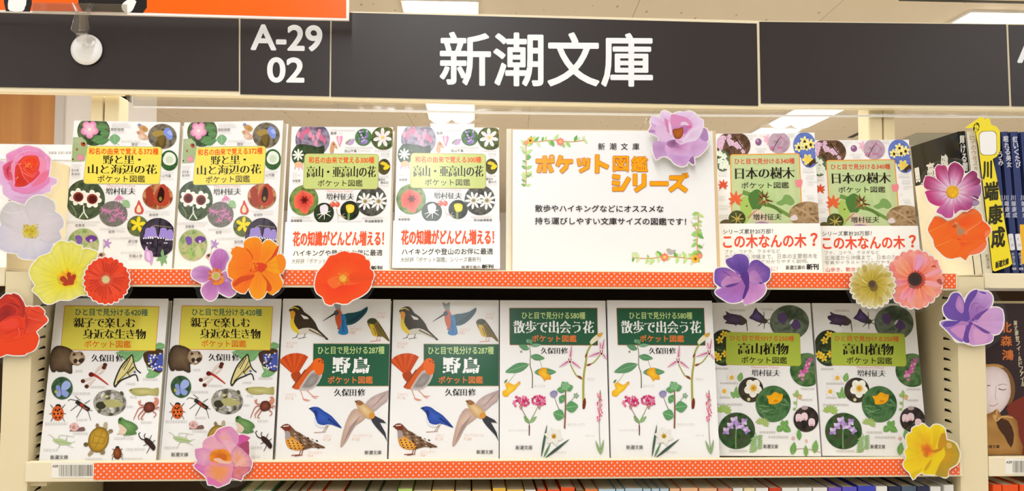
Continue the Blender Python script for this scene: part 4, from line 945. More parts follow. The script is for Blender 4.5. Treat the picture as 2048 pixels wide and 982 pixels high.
def art_highland(a):       # 250
    for P_, c in ((pr(118,120,140,112,132,90,160,105,205,112,245,130,262,155,240,175,205,170,200,182,190,172,130,165,142,150,125,140),'#5f4a6a'),(pr(278,130,300,105,318,68,335,90,370,120,375,145,350,160,300,140),'#6a5590')):
        a.G(P_,(sum(p[0] for p in P_)/len(P_),sum(p[1] for p in P_)/len(P_)),[(0,c),(1,'#46364f')],2,0.15)
    a.F(pr(215,110,262,140,262,160,225,176,235,145),'#4d4a3d',2); a.S(pr(262,150,270,210),6,4,'#4a4a32'); a.F(pr(360,130,392,140,385,162,362,160),'#4a4a3a',2)
    for p in (pr(372,150,370,90),pr(380,150,410,135),pr(375,150,372,195),pr(385,150,408,165),pr(365,155,335,180)): a.S(p,6,3,'#44412f')
    a.D(530, 155, 122, 105, ['#3f4a3a', '#5c6a55', '#7a8474', '#4a5544'], 0.025); pass
    a.F(pr(455,110,490,95,515,120,505,155,475,160,458,140),'#5d4874',3); a.F(pr(530,160,560,135,590,150,598,185,560,195),'#5d4874',3); a.F(pr(530,160,545,138,556,140,540,165),'#d6d2de',2)
    a.D(125, 310, 92, 108, ['#23261c', '#3d4a30', '#2c3324'], 0.04)
    for x, y in ((100,265),(125,230),(80,355),(95,370),(65,350),(135,345)): a.FL(x,y,24,5,'#efc52e','#f6dc55',0.4,x); a.E(x,y,6,6,'#c98a1e')
    for p in ((100,400,150,380,16),(80,320,130,330,14),(150,260,190,300,18)): a.leaf(*p,'#4f6a3d')
    a.D(640, 437, 104, 100, ['#2f5228', '#4a6f3e', '#6b8a5a', '#3d5f34'], 0.03)
    for i in range(26): t = i/25; a.E(600+55*t+a.rnd.uniform(-16,16), 485-105*t+a.rnd.uniform(-10,10), 11, 8, a.rnd.choice(['#d977ae','#e79cc4','#c2609a']), a.rnd.random()*3, 8)
    wide_poly(a, pr(142,220,592,222,602,412,144,410), 16, '#b2c44a', '#c9b83e', 3)
    a.T('ひと目で見分ける250種', 162, 236, 558, 268, '#e0552c', 0.012); a.T('高山植物', 215, 281, 523, 348, BK, 0, 0.04, 0, '#b2c44a'); a.T('ポケット図鑑', 236, 362, 516, 402, '#2a2418', 0.012)
    a.T('Masumura Yukuo', 298, 417, 466, 430, '#f3b3aa'); a.T('増村征夫', 300, 438, 474, 477, '#2f2926', 0, 0.02, 0, '#f5f3f2')
    for x, y in ((178,488),(134,568)): a.FL(x,y,34,9,'#f6f1ea','#f6f2f0',0.6); a.E(x,y,14,14,'#eebc55')
    for p in ((225,510,238,456,34),(205,600,208,538,22),(205,600,172,572,24),(205,600,240,568,24),(205,600,180,600,16),(205,600,236,596,16)): a.leaf(*p,'#7fae62','#b5d09a')
    a.D(297, 558, 77, 74, ['#2a2a22', '#4a3f34', '#38382c']); a.FL(310,548,56,5,'#f2ead6','#faf6ee',0.72,0.3); a.E(313,548,20,20,'#e8b84a'); a.E(313,548,8,8,'#c98a2a'); a.E(285,615,10,10,'#d9d09a')
    a.D(435, 640, 108, 107, ['#2c4f2c', '#426b3d', '#587f50', '#345a32'], 0.03)
    for q in (pr(345,650,410,655),pr(360,690,440,670),pr(350,665,400,690),pr(500,610,530,640),pr(480,640,535,650)): a.S(q,5,3,'#7d9f72')
    a.G(pr(392,592,420,590,440,570,460,574,475,582,494,582,488,615,470,632,450,640,410,640,405,615),(450,612),[(0,'#f7b61e'),(1,'#f2a512')],2,0.08); a.E(450,622,14,7,'#d98a12')
    for p in ((492,770,495,735,26),(492,770,460,800,40),(494,772,545,800,40),(505,770,525,735,30)): a.leaf(*p,'#6fa553','#a9cd8f')
    for k in range(9): t = -2.9+k*.42; a.leaf(370,755,370+45*math.cos(t),755+38*math.sin(t),16,'#a9bf72')
    for k in range(8): t = -3.1+k*.5; a.leaf(135,685,135+48*math.cos(t),680+36*math.sin(t),20,'#a3c267')
    a.D(215, 798, 112, 106, ['#26401f', '#3d5f34', '#4a4a36', '#31512b'], 0.03); a.S(pr(212,900,210,830,215,760),7,5,'#7fa36a')
    for x, y, s_ in ((200,740,30),(175,770,26),(150,800,26),(222,770,24),(260,745,24),(275,795,24),(250,775,18)):
        for k in range(4): a.leaf(x,y,x+s_*math.cos(k*1.6+x),y+s_*math.sin(k*1.6+x),s_*.8,('#cdb5e0','#b99ad6','#a883cc','#dccbe8')[k])
    a.S(pr(325,805,350,860,335,910),3,3,'#7fa866')
    for k in range(6): a.leaf(340,830+k*16,300-k*2,850+k*14,15,'#98bb7c'); a.leaf(342,830+k*14,375,825+k*14,13,'#98bb7c')
    a.S(pr(578,660,582,590),4,3,'#8fa86a'); 
    for p in ((580,595,555,580,18),(580,590,580,556,22),(584,595,612,590,22),(575,640,560,625,18),(575,665,555,672,16)): a.leaf(*p,'#9fbf6c')
    a.E(598,600,12,12,'#e3b078')
    a.D(637, 728, 77, 75, ['#231c1c', '#3a302c', '#4a3c38'], 0.04); a.E(628,662,20,12,'#b5a0a2')
    for x, y in ((593,722),(627,715),(672,748)): a.F(pr(x-18,y-18,x,y-26,x+18,y-16,x+20,y+10,x+10,y+22,x-2,y+14,x-12,y+22,x-20,y+8),'#efd3da',2); a.E(x,y+14,10,6,'#dba5b5')
    a.leaf(555,935,568,862,38,'#6fa553','#a9cd8f'); a.leaf(598,850,592,785,30,'#6fa553'); a.leaf(690,925,700,850,38,'#7fb062'); a.leaf(640,945,636,880,28,'#7fb062'); a.S(pr(560,905,640,900,740,925),3,3,'#a58a6a'); a.F(pr(548,842,556,828,570,835,566,850),'#e6b7b3',2); a.E(640,855,8,10,'#e6b7b3')
    a.T('新潮文庫', 378, 876, 468, 900, '#5a4a48', 0.0, 0.015)
    for x0,y,x1,h in ((160,82,252,11),(352,75,430,11),(78,430,156,11),(110,516,220,11),(108,600,175,11),(90,640,245,12),(355,800,450,12),(408,828,530,12),(172,910,282,11),(605,545,690,11),(605,610,675,11)): a.SM(x0,y,x1,h,'#c9c2bd')

def vine(a, pts, w, seed, flip=1):
    r = random.Random(seed); q = smooth(pts, 6, False); a.S(q, w, w*.6, '#d9a05f', 0)
    for i in range(0, len(q)-1, 1):
        x, y = q[i]; dx, dy = q[i+1][0]-x, q[i+1][1]-y; l = math.hypot(dx, dy) or 1
        for s in (-1, 1):
            if r.random() < 0.42:
                t = r.uniform(.3, .9); ln = r.uniform(20, 38); ux, uy = (dx/l*t-dy/l*s)*ln, (dy/l*t+dx/l*s)*ln
                a.leaf(x, y, x+ux, y+uy, ln*.55, r.choice(['#9fcf72', '#6fae55', '#bfdf8f', '#cfe0b0']))
def art_pop(a):            # card: crop origin (1000,210), 2.807 per pixel
    vine(a, pr(140,440,142,360,140,260,145,195,200,190,300,182,400,190,480,180), 7, 4)
    a.S(pr(150,370,115,405),4,2,'#d9b07a'); a.S(pr(150,365,182,390),4,2,'#d9b07a')
    vine(a, pr(1118,585,1116,660,1110,750,1105,835,1020,835,930,830,840,842,745,838), 7, 9)
    a.S(pr(1112,690,1075,630),6,2,'#d9a870'); a.S(pr(1112,800,1150,760),3,2,'#d9b07a')
    for x, y, r, c, d in ((163,184,21,'#f5b62f','#5a3a1e'),(138,197,14,'#ee8a6a','#f0b25a'),(335,190,23,'#f4887d','#f7c56a'),(928,834,24,'#f2866f','#f7d06a'),(1100,842,24,'#f3b33d','#8d5a2a'),(1125,825,16,'#ee8a7a','#f2a86a')): a.FL(x,y,r,8,c,c,0.7); a.E(x,y,r*.35,r*.35,d)
    a.F(pr(938,790,955,786,970,795,990,792,982,808,962,818,945,808),'#b9b5b2',3)
    for i, ch in enumerate('新潮文庫'): a.T(ch, 551+i*65, 198, 589+i*65, 236, '#2a2522', 0.008)
    strokes = [pr(203,300,295,300), pr(247,278,247,358), pr(222,326,214,358), pr(272,326,286,356), pr(338,276,322,322), pr(330,302,400,302), pr(375,304,368,335,345,357), pr(440,292,446,322), pr(468,288,472,318), pr(496,290,492,335,452,356), pr(546,270,546,360), pr(548,305,602,332),
        pr(640,386,668,390), pr(638,421,668,425), pr(640,457,690,456,724,398), pr(761,378,761,430), pr(812,378,812,432,768,462), pr(852,425,942,425), pr(962,392,1028,392), pr(1024,394,1000,432,962,460), pr(1000,428,1046,462), pr(1034,372,1041,390), pr(1050,370,1056,386)]
    def blk(q, w, c):
        for k in range(len(q)-1):
            (x0, y0), (x1, y1) = q[k], q[k+1]; l = math.hypot(x1-x0, y1-y0); ex, ey = (x1-x0)/l*w*.33, (y1-y0)/l*w*.33; nx, ny = -(y1-y0)/l*w/2, (x1-x0)/l*w/2
            a.RR([(x0-ex+nx,y0-ey+ny),(x1+ex+nx,y1+ey+ny),(x1+ex-nx,y1+ey-ny),(x0-ex-nx,y0-ey-ny)], w*.22, c)
    for grow, c in ((4.5, '#c4561f'), (0, '#f7a50a')):
        for n, q in enumerate(strokes): blk(q, (12 if n > 20 else 19 if n in (7,8,9) else 23)+grow, c)
        a.E(287, 279, 15+grow/2, 14+grow/2, c)
    a.E(287, 279, 6.5, 6, '#c4561f'); a.E(287, 279, 4.5, 4, '#f3f2f3')
    for ch, x0, x1 in (('図',638,722),('鑑',742,830)):
        a.T(ch, x0, 274, x1, 355, '#c4561f', .05); a.T(ch, x0, 274, x1, 355, '#f7a50a', .026); 
    a.T('散歩やハイキングなどにオススメな', 195, 547, 922, 586, '#1d1a18', 0.014); a.T('持ち運びしやすい文庫サイズの図鑑です！', 195, 617, 1048, 656, '#1d1a18', 0.014)
# ------------------------------------------------------------------ pocket guides standing face out
def copy_tree(o, parent=None):
    c = o.copy(); COL.objects.link(c)
    if parent: c.parent = parent
    for ch in [x for x in bpy.data.objects if x.parent is o]: copy_tree(ch, c)
    return c
PAPER = '#f5f3f2'
def make_book(pose, w, h, t, artfn, key, crop, m, label, group, bandfn=None, bh=0.0):
    x, y, z, le, ro = pose; z += t*math.sin(math.radians(le))
    r = empty('pocket_book', (x, y, z), (-math.radians(le), 0, math.radians(ro)), label, 'book', group)
    def boxes(a, x0, x1, t0, hh, z0=0.0):
        for (ax, bx, ay, by) in ((x0, x1, t0, t0+0.0004), (x0, x1, t-t0-0.0004, t-t0), (x0, x0+0.0004, t0, t-t0)):
            a.solid([(ax,ay,z0),(bx,ay,z0),(bx,ay,hh),(ax,ay,hh),(ax,by,z0),(bx,by,z0),(bx,by,hh),(ax,by,hh)], [[0,1,2,3],[5,4,7,6],[4,0,3,7],[1,5,6,2],[3,2,6,7],[4,5,1,0]], PAPER)
    p = MB(); p.box(-w/2+.0006, w/2-.0015, .0006, t-.0006, .0008, h-.0008); p.build('page_block', M_PAGE, r)
    a = Art(sheet_map(Q[key], w, h, *crop, -0.0002), seed=len(key)+int(crop[0]) % 17); boxes(a, -w/2, w/2, 0.0, h); artfn(a); a.vivid(1.0); a.build('cover', m, r)
    if bandfn:
        b = Art(sheet_map(Q[key], w, h, *crop, -0.0034))
        for (ax, bx, ay, by) in ((-w/2-.0003, w/2+.0003, -.0032, -.0028), (-w/2-.0007, -w/2-.0003, -.0032, t)):
            b.solid([(ax,ay,.0002),(bx,ay,.0002),(bx,ay,bh),(ax,ay,bh),(ax,by,.0002),(bx,by,.0002),(bx,by,bh),(ax,by,bh)], [[0,1,2,3],[5,4,7,6],[4,0,3,7],[1,5,6,2],[3,2,6,7],[4,5,1,0]], '#f8f6f4')
        bandfn(b); b.build('paper_band', M_BAND, r)
    return r
def twin(r, pose, label, mats=None):
    c = copy_tree(r); x, y, z, le, ro = pose; z += .0138*math.sin(math.radians(le))
    c.location = (x, y, z); c.rotation_euler = (-math.radians(le), 0, math.radians(ro)); c['label'] = label
    return c
W, H = 0.105, 0.1505
ZUT, ZLT = ZU-0.0011, ZL-0.0072
g = 'white pocket guide to wild flowers with yellow title panel'
r = make_book((-.3462,.0525,ZUT,6.1,.8), W, H, .014, art_wild, 'T1', (125,235,3.1677), M_COVER, 'white flower pocket guide with yellow panel reading 372種, nearer the bookend', g)
twin(r, (-.2408,.0467,ZUT,5.2,-10.1), 'white flower pocket guide with yellow panel reading 372種, turned slightly behind the orange cosmos')
g = 'white pocket guides to alpine flowers with lime panel and paper band'
r = make_book((-.0222,.0375,ZUT,12.2,.3), W, H, .014, art_alpine, 'T4', (780,245,3.2739), M_COVER, 'pocket guide with lime panel reading 300種, next to the display card', g, band_alpine, .0484)
twin(r, (-.1331,.062,ZUT,7.5,-2.1), 'pocket guide with lime panel reading 300種, orange poppy cutout over its band')
g = 'tree pocket guides with white paper bands'
r = make_book((.3192,.085,ZUT,8.1,-8.3), W, H, .014, art_tree, 'T5', (1425,255,3.387), M_VINYL, 'tree pocket guide reading 340種 beside the display card, purple cutout before it', g, band_tree, .0515)
r.scale = (1, 1, 1.028)
twin(r, (.4297,.0905,ZUT,10.0,-6.9), 'tree pocket guide reading 340種 beside the black book, daisy cutouts before it').scale = (1, 1, 1)
g = 'white pocket guides to small creatures with yellow panel'
r = make_book((-.3425,.0091,ZLT,9.8,1.3), W, H, .013, art_creature, 'B1', (70,590,2.931), M_COVER, 'creature pocket guide with yellow panel reading 420種, beside the slotted side panel', g)
twin(r, (-.2364,.0177,ZLT,9.5,-1.3), 'creature pocket guide with yellow panel reading 420種, pink rose cutout over its corner')
g = 'white pocket guides to wild birds with green panel'
r = make_book((-.0228,.0177,ZLT,10.8,-.7), W, H, .013, art_bird, 'B4', (770,590,2.931), M_COVER, 'wild bird pocket guide reading 287種, next to the 580種 flower guide', g)
twin(r, (-.1292,.0189,ZLT,8.6,.3), 'wild bird pocket guide reading 287種, orange poppy cutout hanging over its top')
g = 'white pocket guides to strolling flowers with dark green panel'
r = make_book((.0829,.0112,ZLT,10.8,-1.0), W, H, .013, art_stroll, 'B5', (990,590,2.931), M_COVER, 'flower pocket guide with dark green panel reading 580種, next to a wild bird guide', g)
twin(r, (.1892,.0108,ZLT,9.6,-1.2), 'flower pocket guide with dark green panel reading 580種, next to the 250種 guide')
g = 'white pocket guides to highland plants with lime green panel'
r = make_book((.4047,.0319,ZLT,9.3,-3.0), W, H, .013, art_highland, 'B8', (1615,600,3.0215), M_COVER, 'highland plant pocket guide reading 250種 with yellow cutout over its corner', g)
twin(r, (.2971,.0337,ZLT,10.0,-2.7), 'highland plant pocket guide reading 250種 under the purple cutout, next to the 580種 guide')

for o in [x for x in bpy.data.objects if x.name.startswith('pocket_book') and x.location.z < 1.3]: o.scale = (1, 1, 1.033 if o.location.y < .025 else 1.018)

# display card
r = empty('display_card', (.1482,.0546,ZUT+.0016), (-math.radians(5.8), 0, math.radians(-1.7)), 'white landscape display card announcing the pocket guide series with orange lettering', 'display card')
w, h = .2085, .148
s = MB(); s.box(-w/2-.0065, w/2+.002, .002, .014, 0, h+.0015); s.build('backing_board', mat('cream_board', '#e9e4cf', 0.6), r)
s = MB(); s.box(-w/2-.0012, w/2+.0035, .0008, .0018, 0.0004, h+.001); s.build('kraft_mount', mat('tan_mount', '#d9bd92', 0.6), r)
a = Art(sheet_map(Q['POP'], w, h, 1000, 210, 2.807, -0.0002)); a.solid([(-w/2,0,0.0004),(w/2,0,0.0004),(w/2,0,h),(-w/2,0,h),(-w/2,.0007,0.0004),(w/2,.0007,0.0004),(w/2,.0007,h),(-w/2,.0007,h)], [[0,1,2,3],[5,4,7,6],[4,0,3,7],[1,5,6,2],[3,2,6,7],[4,5,1,0]], '#f3f2f3')
art_pop(a); a.build('card_sheet', M_CARD, r)

# ------------------------------------------------------------------ paper flower cutouts in clear laminate
def offset(pts, d):
    n = len(pts); A = sum(pts[i][0]*pts[(i+1) % n][1]-pts[(i+1) % n][0]*pts[i][1] for i in range(n)); sg = 1 if A > 0 else -1; out = []
    for i in range(n):
        a, b = pts[i-1], pts[(i+1) % n]; dx, dy = b[0]-a[0], b[1]-a[1]; l = math.hypot(dx, dy) or 1
        out.append((pts[i][0]+dy/l*d*sg, pts[i][1]-dx/l*d*sg))
    return out
def hull_ring(pts, cen, d, n=64, win=0.32):
    pol = [(math.atan2(p[1]-cen[1], p[0]-cen[0]), math.hypot(p[0]-cen[0], p[1]-cen[1])) for p in pts]
    rr = []
    for i in range(n):
        a = 2*math.pi*i/n-math.pi
        def df(b): return abs((a-b+math.pi) % (2*math.pi)-math.pi)
        c = [r*math.cos(df(b)*0.9) for b, r in pol if df(b) < win]
        rr.append(max(c) if c else max(r for b, r in pol))
    rs = [(rr[i-1]+2*rr[i]+rr[(i+1) % n])/4+d for i in range(n)]
    return [(cen[0]+rs[i]*math.cos(2*math.pi*i/n-math.pi), cen[1]+rs[i]*math.sin(2*math.pi*i/n-math.pi)) for i in range(n)]
def cutout(crop, Y, cen, outline, fn, label, sm=2, film=7.5, border=2.3, viv=1.07):
    ox, oy, sc = crop
    org = at(ox+cen[0]/sc, oy+cen[1]/sc, Y)
    r = empty('flower_cutout', org, label=label, cat='paper flower', group='laminated paper flower cutouts')
    def m(x, y, l):
        p = at(ox+x/sc, oy+y/sc, Y)-org; return (p.x, -0.0001-l, p.z)
    o = star(smooth(outline, sm), cen)[0]
    a = Art(m, 4e-6, seed=int(ox+oy) % 31); bo = smooth(offset(o, border*sc), 1)
    a.G(bo, cen, [(0, '#f6f0ea'), (1, '#f6f0ea')], 0, rings=1)
    k = len(bo); n0 = len(a.v); f3 = [m(x, y, 0) for x, y in bo]
    a.up(); fn(a, o); a.vivid(viv); a.build('print', M_CUT, r)
    s = MB(); fo = hull_ring(o, cen, film*sc)
    P = [m(x, y, 0) for x, y in fo]; P = P[::-1] if (lambda q: sum(q[i][0]*q[(i+1) % len(q)][2]-q[(i+1) % len(q)][0]*q[i][2] for i in range(len(q))))(P) < 0 else P
    s.prism([(p[0], -0.0011, p[2]) for p in P], [(p[0], 0.0003, p[2]) for p in P]); s.build('laminate_film', M_FILM, r)
    return r

def fl_pink(a, o):
    a.G(o, (330,480), [(0,'#e9a9cc'),(.7,'#e6b2d8'),(1,'#e9c3e2')], 0, 0.05, mott=.06)
    a.G(pr(88,205,200,145,365,78,470,95,560,122,650,200,712,262,696,420,660,560,560,640,420,660,250,660,150,640,100,520,96,300),(380,400),[(0,'#e8667a'),(.55,'#ea88ad'),(.8,'#e896c2'),(1,'#e7a3cc')],2,0.08)
    a.G(pr(40,400,60,345,180,290,165,430,195,560,110,565,62,500),(110,440),[(0,'#c93f55'),(1,'#da6a86')],2,.1)
    a.G(pr(240,340,290,262,360,225,450,216,530,232,560,330,540,420,565,450,540,500,470,570,410,610,300,655,210,650,205,560,215,420),(400,370),[(0,'#e0442a'),(.5,'#e8553f'),(1,'#d94a4d')],2,.12)
    a.G(pr(215,380,260,350,330,470,410,600,330,655,230,655,200,620),(280,560),[(0,'#c8331f'),(1,'#d64a40')],2,.1)
    a.F(pr(160,330,200,300,215,340,205,500,215,600,195,635,180,520,160,430),'#eaa0be',2); a.F(pr(205,230,260,215,330,225,250,300,190,300),'#eaa3c5',2)
    a.S(pr(262,335,300,420,330,510,410,600),9,7,'#f08a97'); a.S(pr(300,440,400,500,480,520),14,8,'#ec7a80'); a.S(pr(470,500,520,450,560,440),22,16,'#e5607a')
    a.F(pr(120,600,250,665,420,660,560,600,690,520,690,600,560,700,400,750,240,735,140,690),'#e493bf',2); a.F(pr(40,640,130,620,200,720,400,752,560,720,700,660,560,765,400,830,240,865,130,820,50,750),'#e8bfe2',2)
    a.G(pr(300,330,340,250,420,225,520,240,540,330,500,400,420,430,340,400),(430,350),[(0,'#e8602f'),(.6,'#e84a30'),(1,'#e6604f')],2,.15); a.F(pr(540,240,600,250,650,310,640,420,590,500,555,440,565,340),'#ee9bb8',2); a.F(pr(580,470,640,430,690,420,660,540,560,620,440,650,500,580),'#e8809c',2)
    for q, c, w in ((pr(300,340,380,400,470,440,540,450),'#c9362a',9),(pr(330,400,400,470,470,500),'#f08a70',8),(pr(240,400,260,500,300,590),'#d9503c',10),(pr(120,380,100,440,120,520),'#a3303c',14),(pr(210,240,300,180,420,150,540,170),'#efb6d6',16),(pr(300,120,340,160,360,200),'#efbfdc',9),(pr(640,230,670,330,660,440),'#f0b8d4',14),(pr(160,690,300,745,430,752,560,720),'#d97fb0',8),(pr(200,790,300,810,420,800),'#dcaad6',10)): a.S(q,w,w*.5,c)
    for i in range(16): a.E(350+a.rnd.random()*90, 320+a.rnd.random()*70, 8, 6, a.rnd.choice(['#f5b08a','#f2d07a','#ef7a4a']), n=8)
    for x, y in ((150,435),(250,525),(150,570),(230,545),(265,340),(290,335)): a.E(x,y,12,7,'#f3b8a0',0.5,8)
def fl_white(a, o):
    C = (430,580)
    a.G(o, C, [(0,'#dfd6d8'),(.4,'#d9d2d6'),(.8,'#d3cdd4'),(1,'#cfc9cc')], 0, 0.05, mott=.03)
    for P_, c in ((pr(430,560,370,400,365,215,420,130,520,80,620,90,700,130,770,210,765,310,640,360,540,480),('#ddd4d8','#cfc8c8')),(pr(430,580,540,470,640,360,760,310,840,350,890,440,880,520,830,570,860,660,840,700,740,745,600,690),('#e0d6da','#d2cbd2')),(pr(420,600,560,680,735,750,715,860,560,930,500,965,350,965,255,920,240,780,330,700),('#e0d9e0','#d6d3e6')),(pr(420,590,330,690,240,860,120,870,0,820,-30,700,0,560,30,490,250,560),('#e0d8de','#d5cfe0')),(pr(420,570,260,560,60,480,10,420,20,300,100,190,175,165,270,205,350,225,390,420),('#dfd6da','#d0c9c9'))):
        a.G(P_, C, [(0,c[0]),(.6,c[0]),(1,c[1])],2,.045)
    a.S(pr(30,290,160,325,340,300),10,5,'#eeeae8'); a.S(pr(100,510,200,570,290,600),6,4,'#c3b8c3'); a.S(pr(380,300,420,420),6,4,'#cac2c5'); a.S(pr(560,690,720,750),7,5,'#c5bcc8'); a.S(pr(640,345,740,335),9,6,'#efebe9');
    a.G(pr(330,520,360,480,430,490,500,470,530,560,560,590,520,640,480,680,400,680,330,650,300,580),(430,580),[(0,'#d0bd32'),(.6,'#d9c552'),(1,'#dcd0a8')],2,.12)
    for i in range(60): a.E(325+a.rnd.random()*215, 485+a.rnd.random()*190, 9, 7, a.rnd.choice(['#d9b52e','#e3c93a','#c08a2a','#b3a024','#e6d060']), a.rnd.random()*3, 8)
def fl_hib(a, o):
    C = (610,560)
    a.G(o, C, [(0,'#f1c428'),(.25,'#eddc45'),(.6,'#ebe262'),(.9,'#ece57c'),(1,'#e6de62')], 0, 0.07, mott=.05, rings=9)
    for q in (pr(610,480,560,300,520,90),pr(640,480,680,250,660,60),pr(690,480,780,300,800,110),pr(520,520,300,420,110,360),pr(510,560,250,600,140,650),pr(540,640,480,760,420,850),pr(690,620,820,650,900,690)): a.S(q,5,2,'#dccc4a')
    a.S(pr(760,330,790,200,800,110),12,6,'#f1ec9a');
    a.G(pr(440,480,510,430,560,420,590,370,620,410,700,450,740,500,730,600,650,660,540,660,470,610),(610,550),[(0,'#e8901c'),(.6,'#f0a92a'),(1,'#eed848')],2,.2)
    a.F(pr(490,550,505,515,545,505,575,530,600,560,585,500,590,470,612,450,650,468,640,500,660,495,690,480,716,492,712,540,690,575,680,625,620,632,560,645,520,615,545,600,500,570),'#b5401c',3); a.S(pr(580,505,600,545),9,5,'#f0c43a')
    for q in (pr(540,520,600,600),pr(620,470,625,590),pr(690,500,640,600)): a.S(q,8,5,'#8f2d14')
def fl_reddaisy(a, o):
    C = (1135,555)
    a.G(o, C, [(0,'#d8452a'),(.35,'#dc4226'),(.7,'#ea4d2b'),(1,'#e84626')], 0, .10, mott=.06)
    for i in range(34):
        t = i*6.283/34+.1; r1 = 250+30*math.sin(i*5); a.S([(C[0]+90*math.cos(t),C[1]+90*math.sin(t)),(C[0]+r1*math.cos(t),C[1]+r1*math.sin(t))],12,26,a.rnd.choice(['#f0573a','#d03a20','#e8492a','#c9371f']),0)
    a.G([(C[0]+110*math.cos(t*.393),C[1]+105*math.sin(t*.393)) for t in range(16)],C,[(0,'#d96a4a'),(.6,'#d8563c'),(1,'#dc4428')],1,.2)
    a.FL(C[0],C[1],62,11,'#e3cf96','#d9b083',0.8); a.E(C[0],C[1],38,38,'#d6cd98')
def fl_redrose(a, o):
    a.G(o, (240,560), [(0,'#e83d22'),(.5,'#ea4726'),(.8,'#ee4c28'),(1,'#e24426')], 0, .09, mott=.08)
    a.G(pr(345,290,420,290,510,280,580,340,575,380,620,440,615,480,540,550,470,600,330,620,320,450),(330,480),[(0,'#c9301c'),(.5,'#e2472c'),(1,'#ee5230')],2,.1)
    a.G(pr(-80,260,20,170,80,120,150,125,170,108,240,130,290,190,330,280,320,420,250,400,180,300,60,280,-60,420),(150,260),[(0,'#b52a20'),(.6,'#cc3420'),(1,'#b93228')],2,.1)
    a.G(pr(-60,400,0,300,120,240,200,300,215,370,150,400,60,450,10,480,-50,500),(80,370),[(0,'#8f1a18'),(1,'#b92a20')],2,.15)
    a.F(pr(20,500,100,440,200,440,240,520,200,560,80,580,30,570),'#ee4a36',2); a.S(pr(60,640,200,590,330,560),14,7,'#c9321e'); a.S(pr(330,360,360,480,320,640),16,9,'#b92c1c'); a.S(pr(200,690,260,680),12,6,'#f0705f'); a.S(pr(100,245,190,255,260,300),20,10,'#8f201a'); a.S(pr(0,480,40,440,120,400),20,8,'#a3201a')
    for q, c, w in ((pr(-40,330,60,250,180,270,230,340,200,400),'#d9452e',16),(pr(30,300,110,280,160,330,130,380),'#a8241c',22),(pr(60,470,170,420,260,440,280,520,250,600),'#d23a26',14),(pr(180,130,260,190,300,300,310,400),'#a3241c',18),(pr(110,150,190,190,250,260),'#d64a34',20),(pr(400,320,480,360,560,380),'#c9361f',12),(pr(360,420,460,450,560,470),'#f0654a',14),(pr(240,560,260,640,230,690),'#f07a66',10),(pr(-60,600,60,600,160,620),'#d9402a',10)): a.S(q,w,w*.5,c)
    a.F(pr(-60,700,100,720,300,660,500,660,495,760,450,850,330,900,180,915,90,905,20,935,-60,930),'#f04a20',2); a.S(pr(60,740,190,730,330,690),8,5,'#d93a1c')
def fl_anem(a, o):
    C = (370,600)
    for P_, c in ((pr(345,500,300,440,295,380,330,300,380,255,430,245,490,265,530,320,545,380,510,440,490,520,430,530),('#b567ae','#cd8ac9')),(pr(290,560,300,510,250,480,180,468,110,490,60,530,50,580,80,640,180,690,260,670),('#b873b2','#d3a0d2')),(pr(330,700,270,680,210,720,180,790,210,870,270,920,330,920,385,870,405,800,400,720),('#bd74b4','#d796cd')),(pr(400,720,480,680,580,640,620,720,640,800,590,860,540,875,480,850,410,810),('#b56aae','#d49ad0')),(pr(480,560,500,540,540,560,600,640,500,680),('#c388c4','#cf9ace'))):
        a.G(P_, C, [(0,c[0]),(.5,c[0]),(1,c[1])],2,.1,mott=.05)
    a.S(pr(400,380,440,300),5,3,'#d79fd2'); a.S(pr(430,510,440,400),6,3,'#a0549a')
    for i in range(56):
        t = i*6.283/56; r1 = 96+14*math.sin(i*7.1); a.S([(C[0]+52*math.cos(t),C[1]+52*math.sin(t)),(C[0]+r1*math.cos(t),C[1]+r1*math.sin(t)*1.05)],6,9,a.rnd.choice(['#ea8a3c','#e0743a','#f0a050','#d9683c']),0)
    a.F(pr(400,720,470,690,490,610,460,640,400,690,330,690,350,720),'#ef8f3a',2); a.E(C[0]+2,C[1]+2,62,58,'#e0a9a8'); a.G([(C[0]+2+46*math.cos(t*.5236),C[1]+44*math.sin(t*.5236)) for t in range(12)],C,[(0,'#b9b04a'),(1,'#d2c46c')],1,.1)
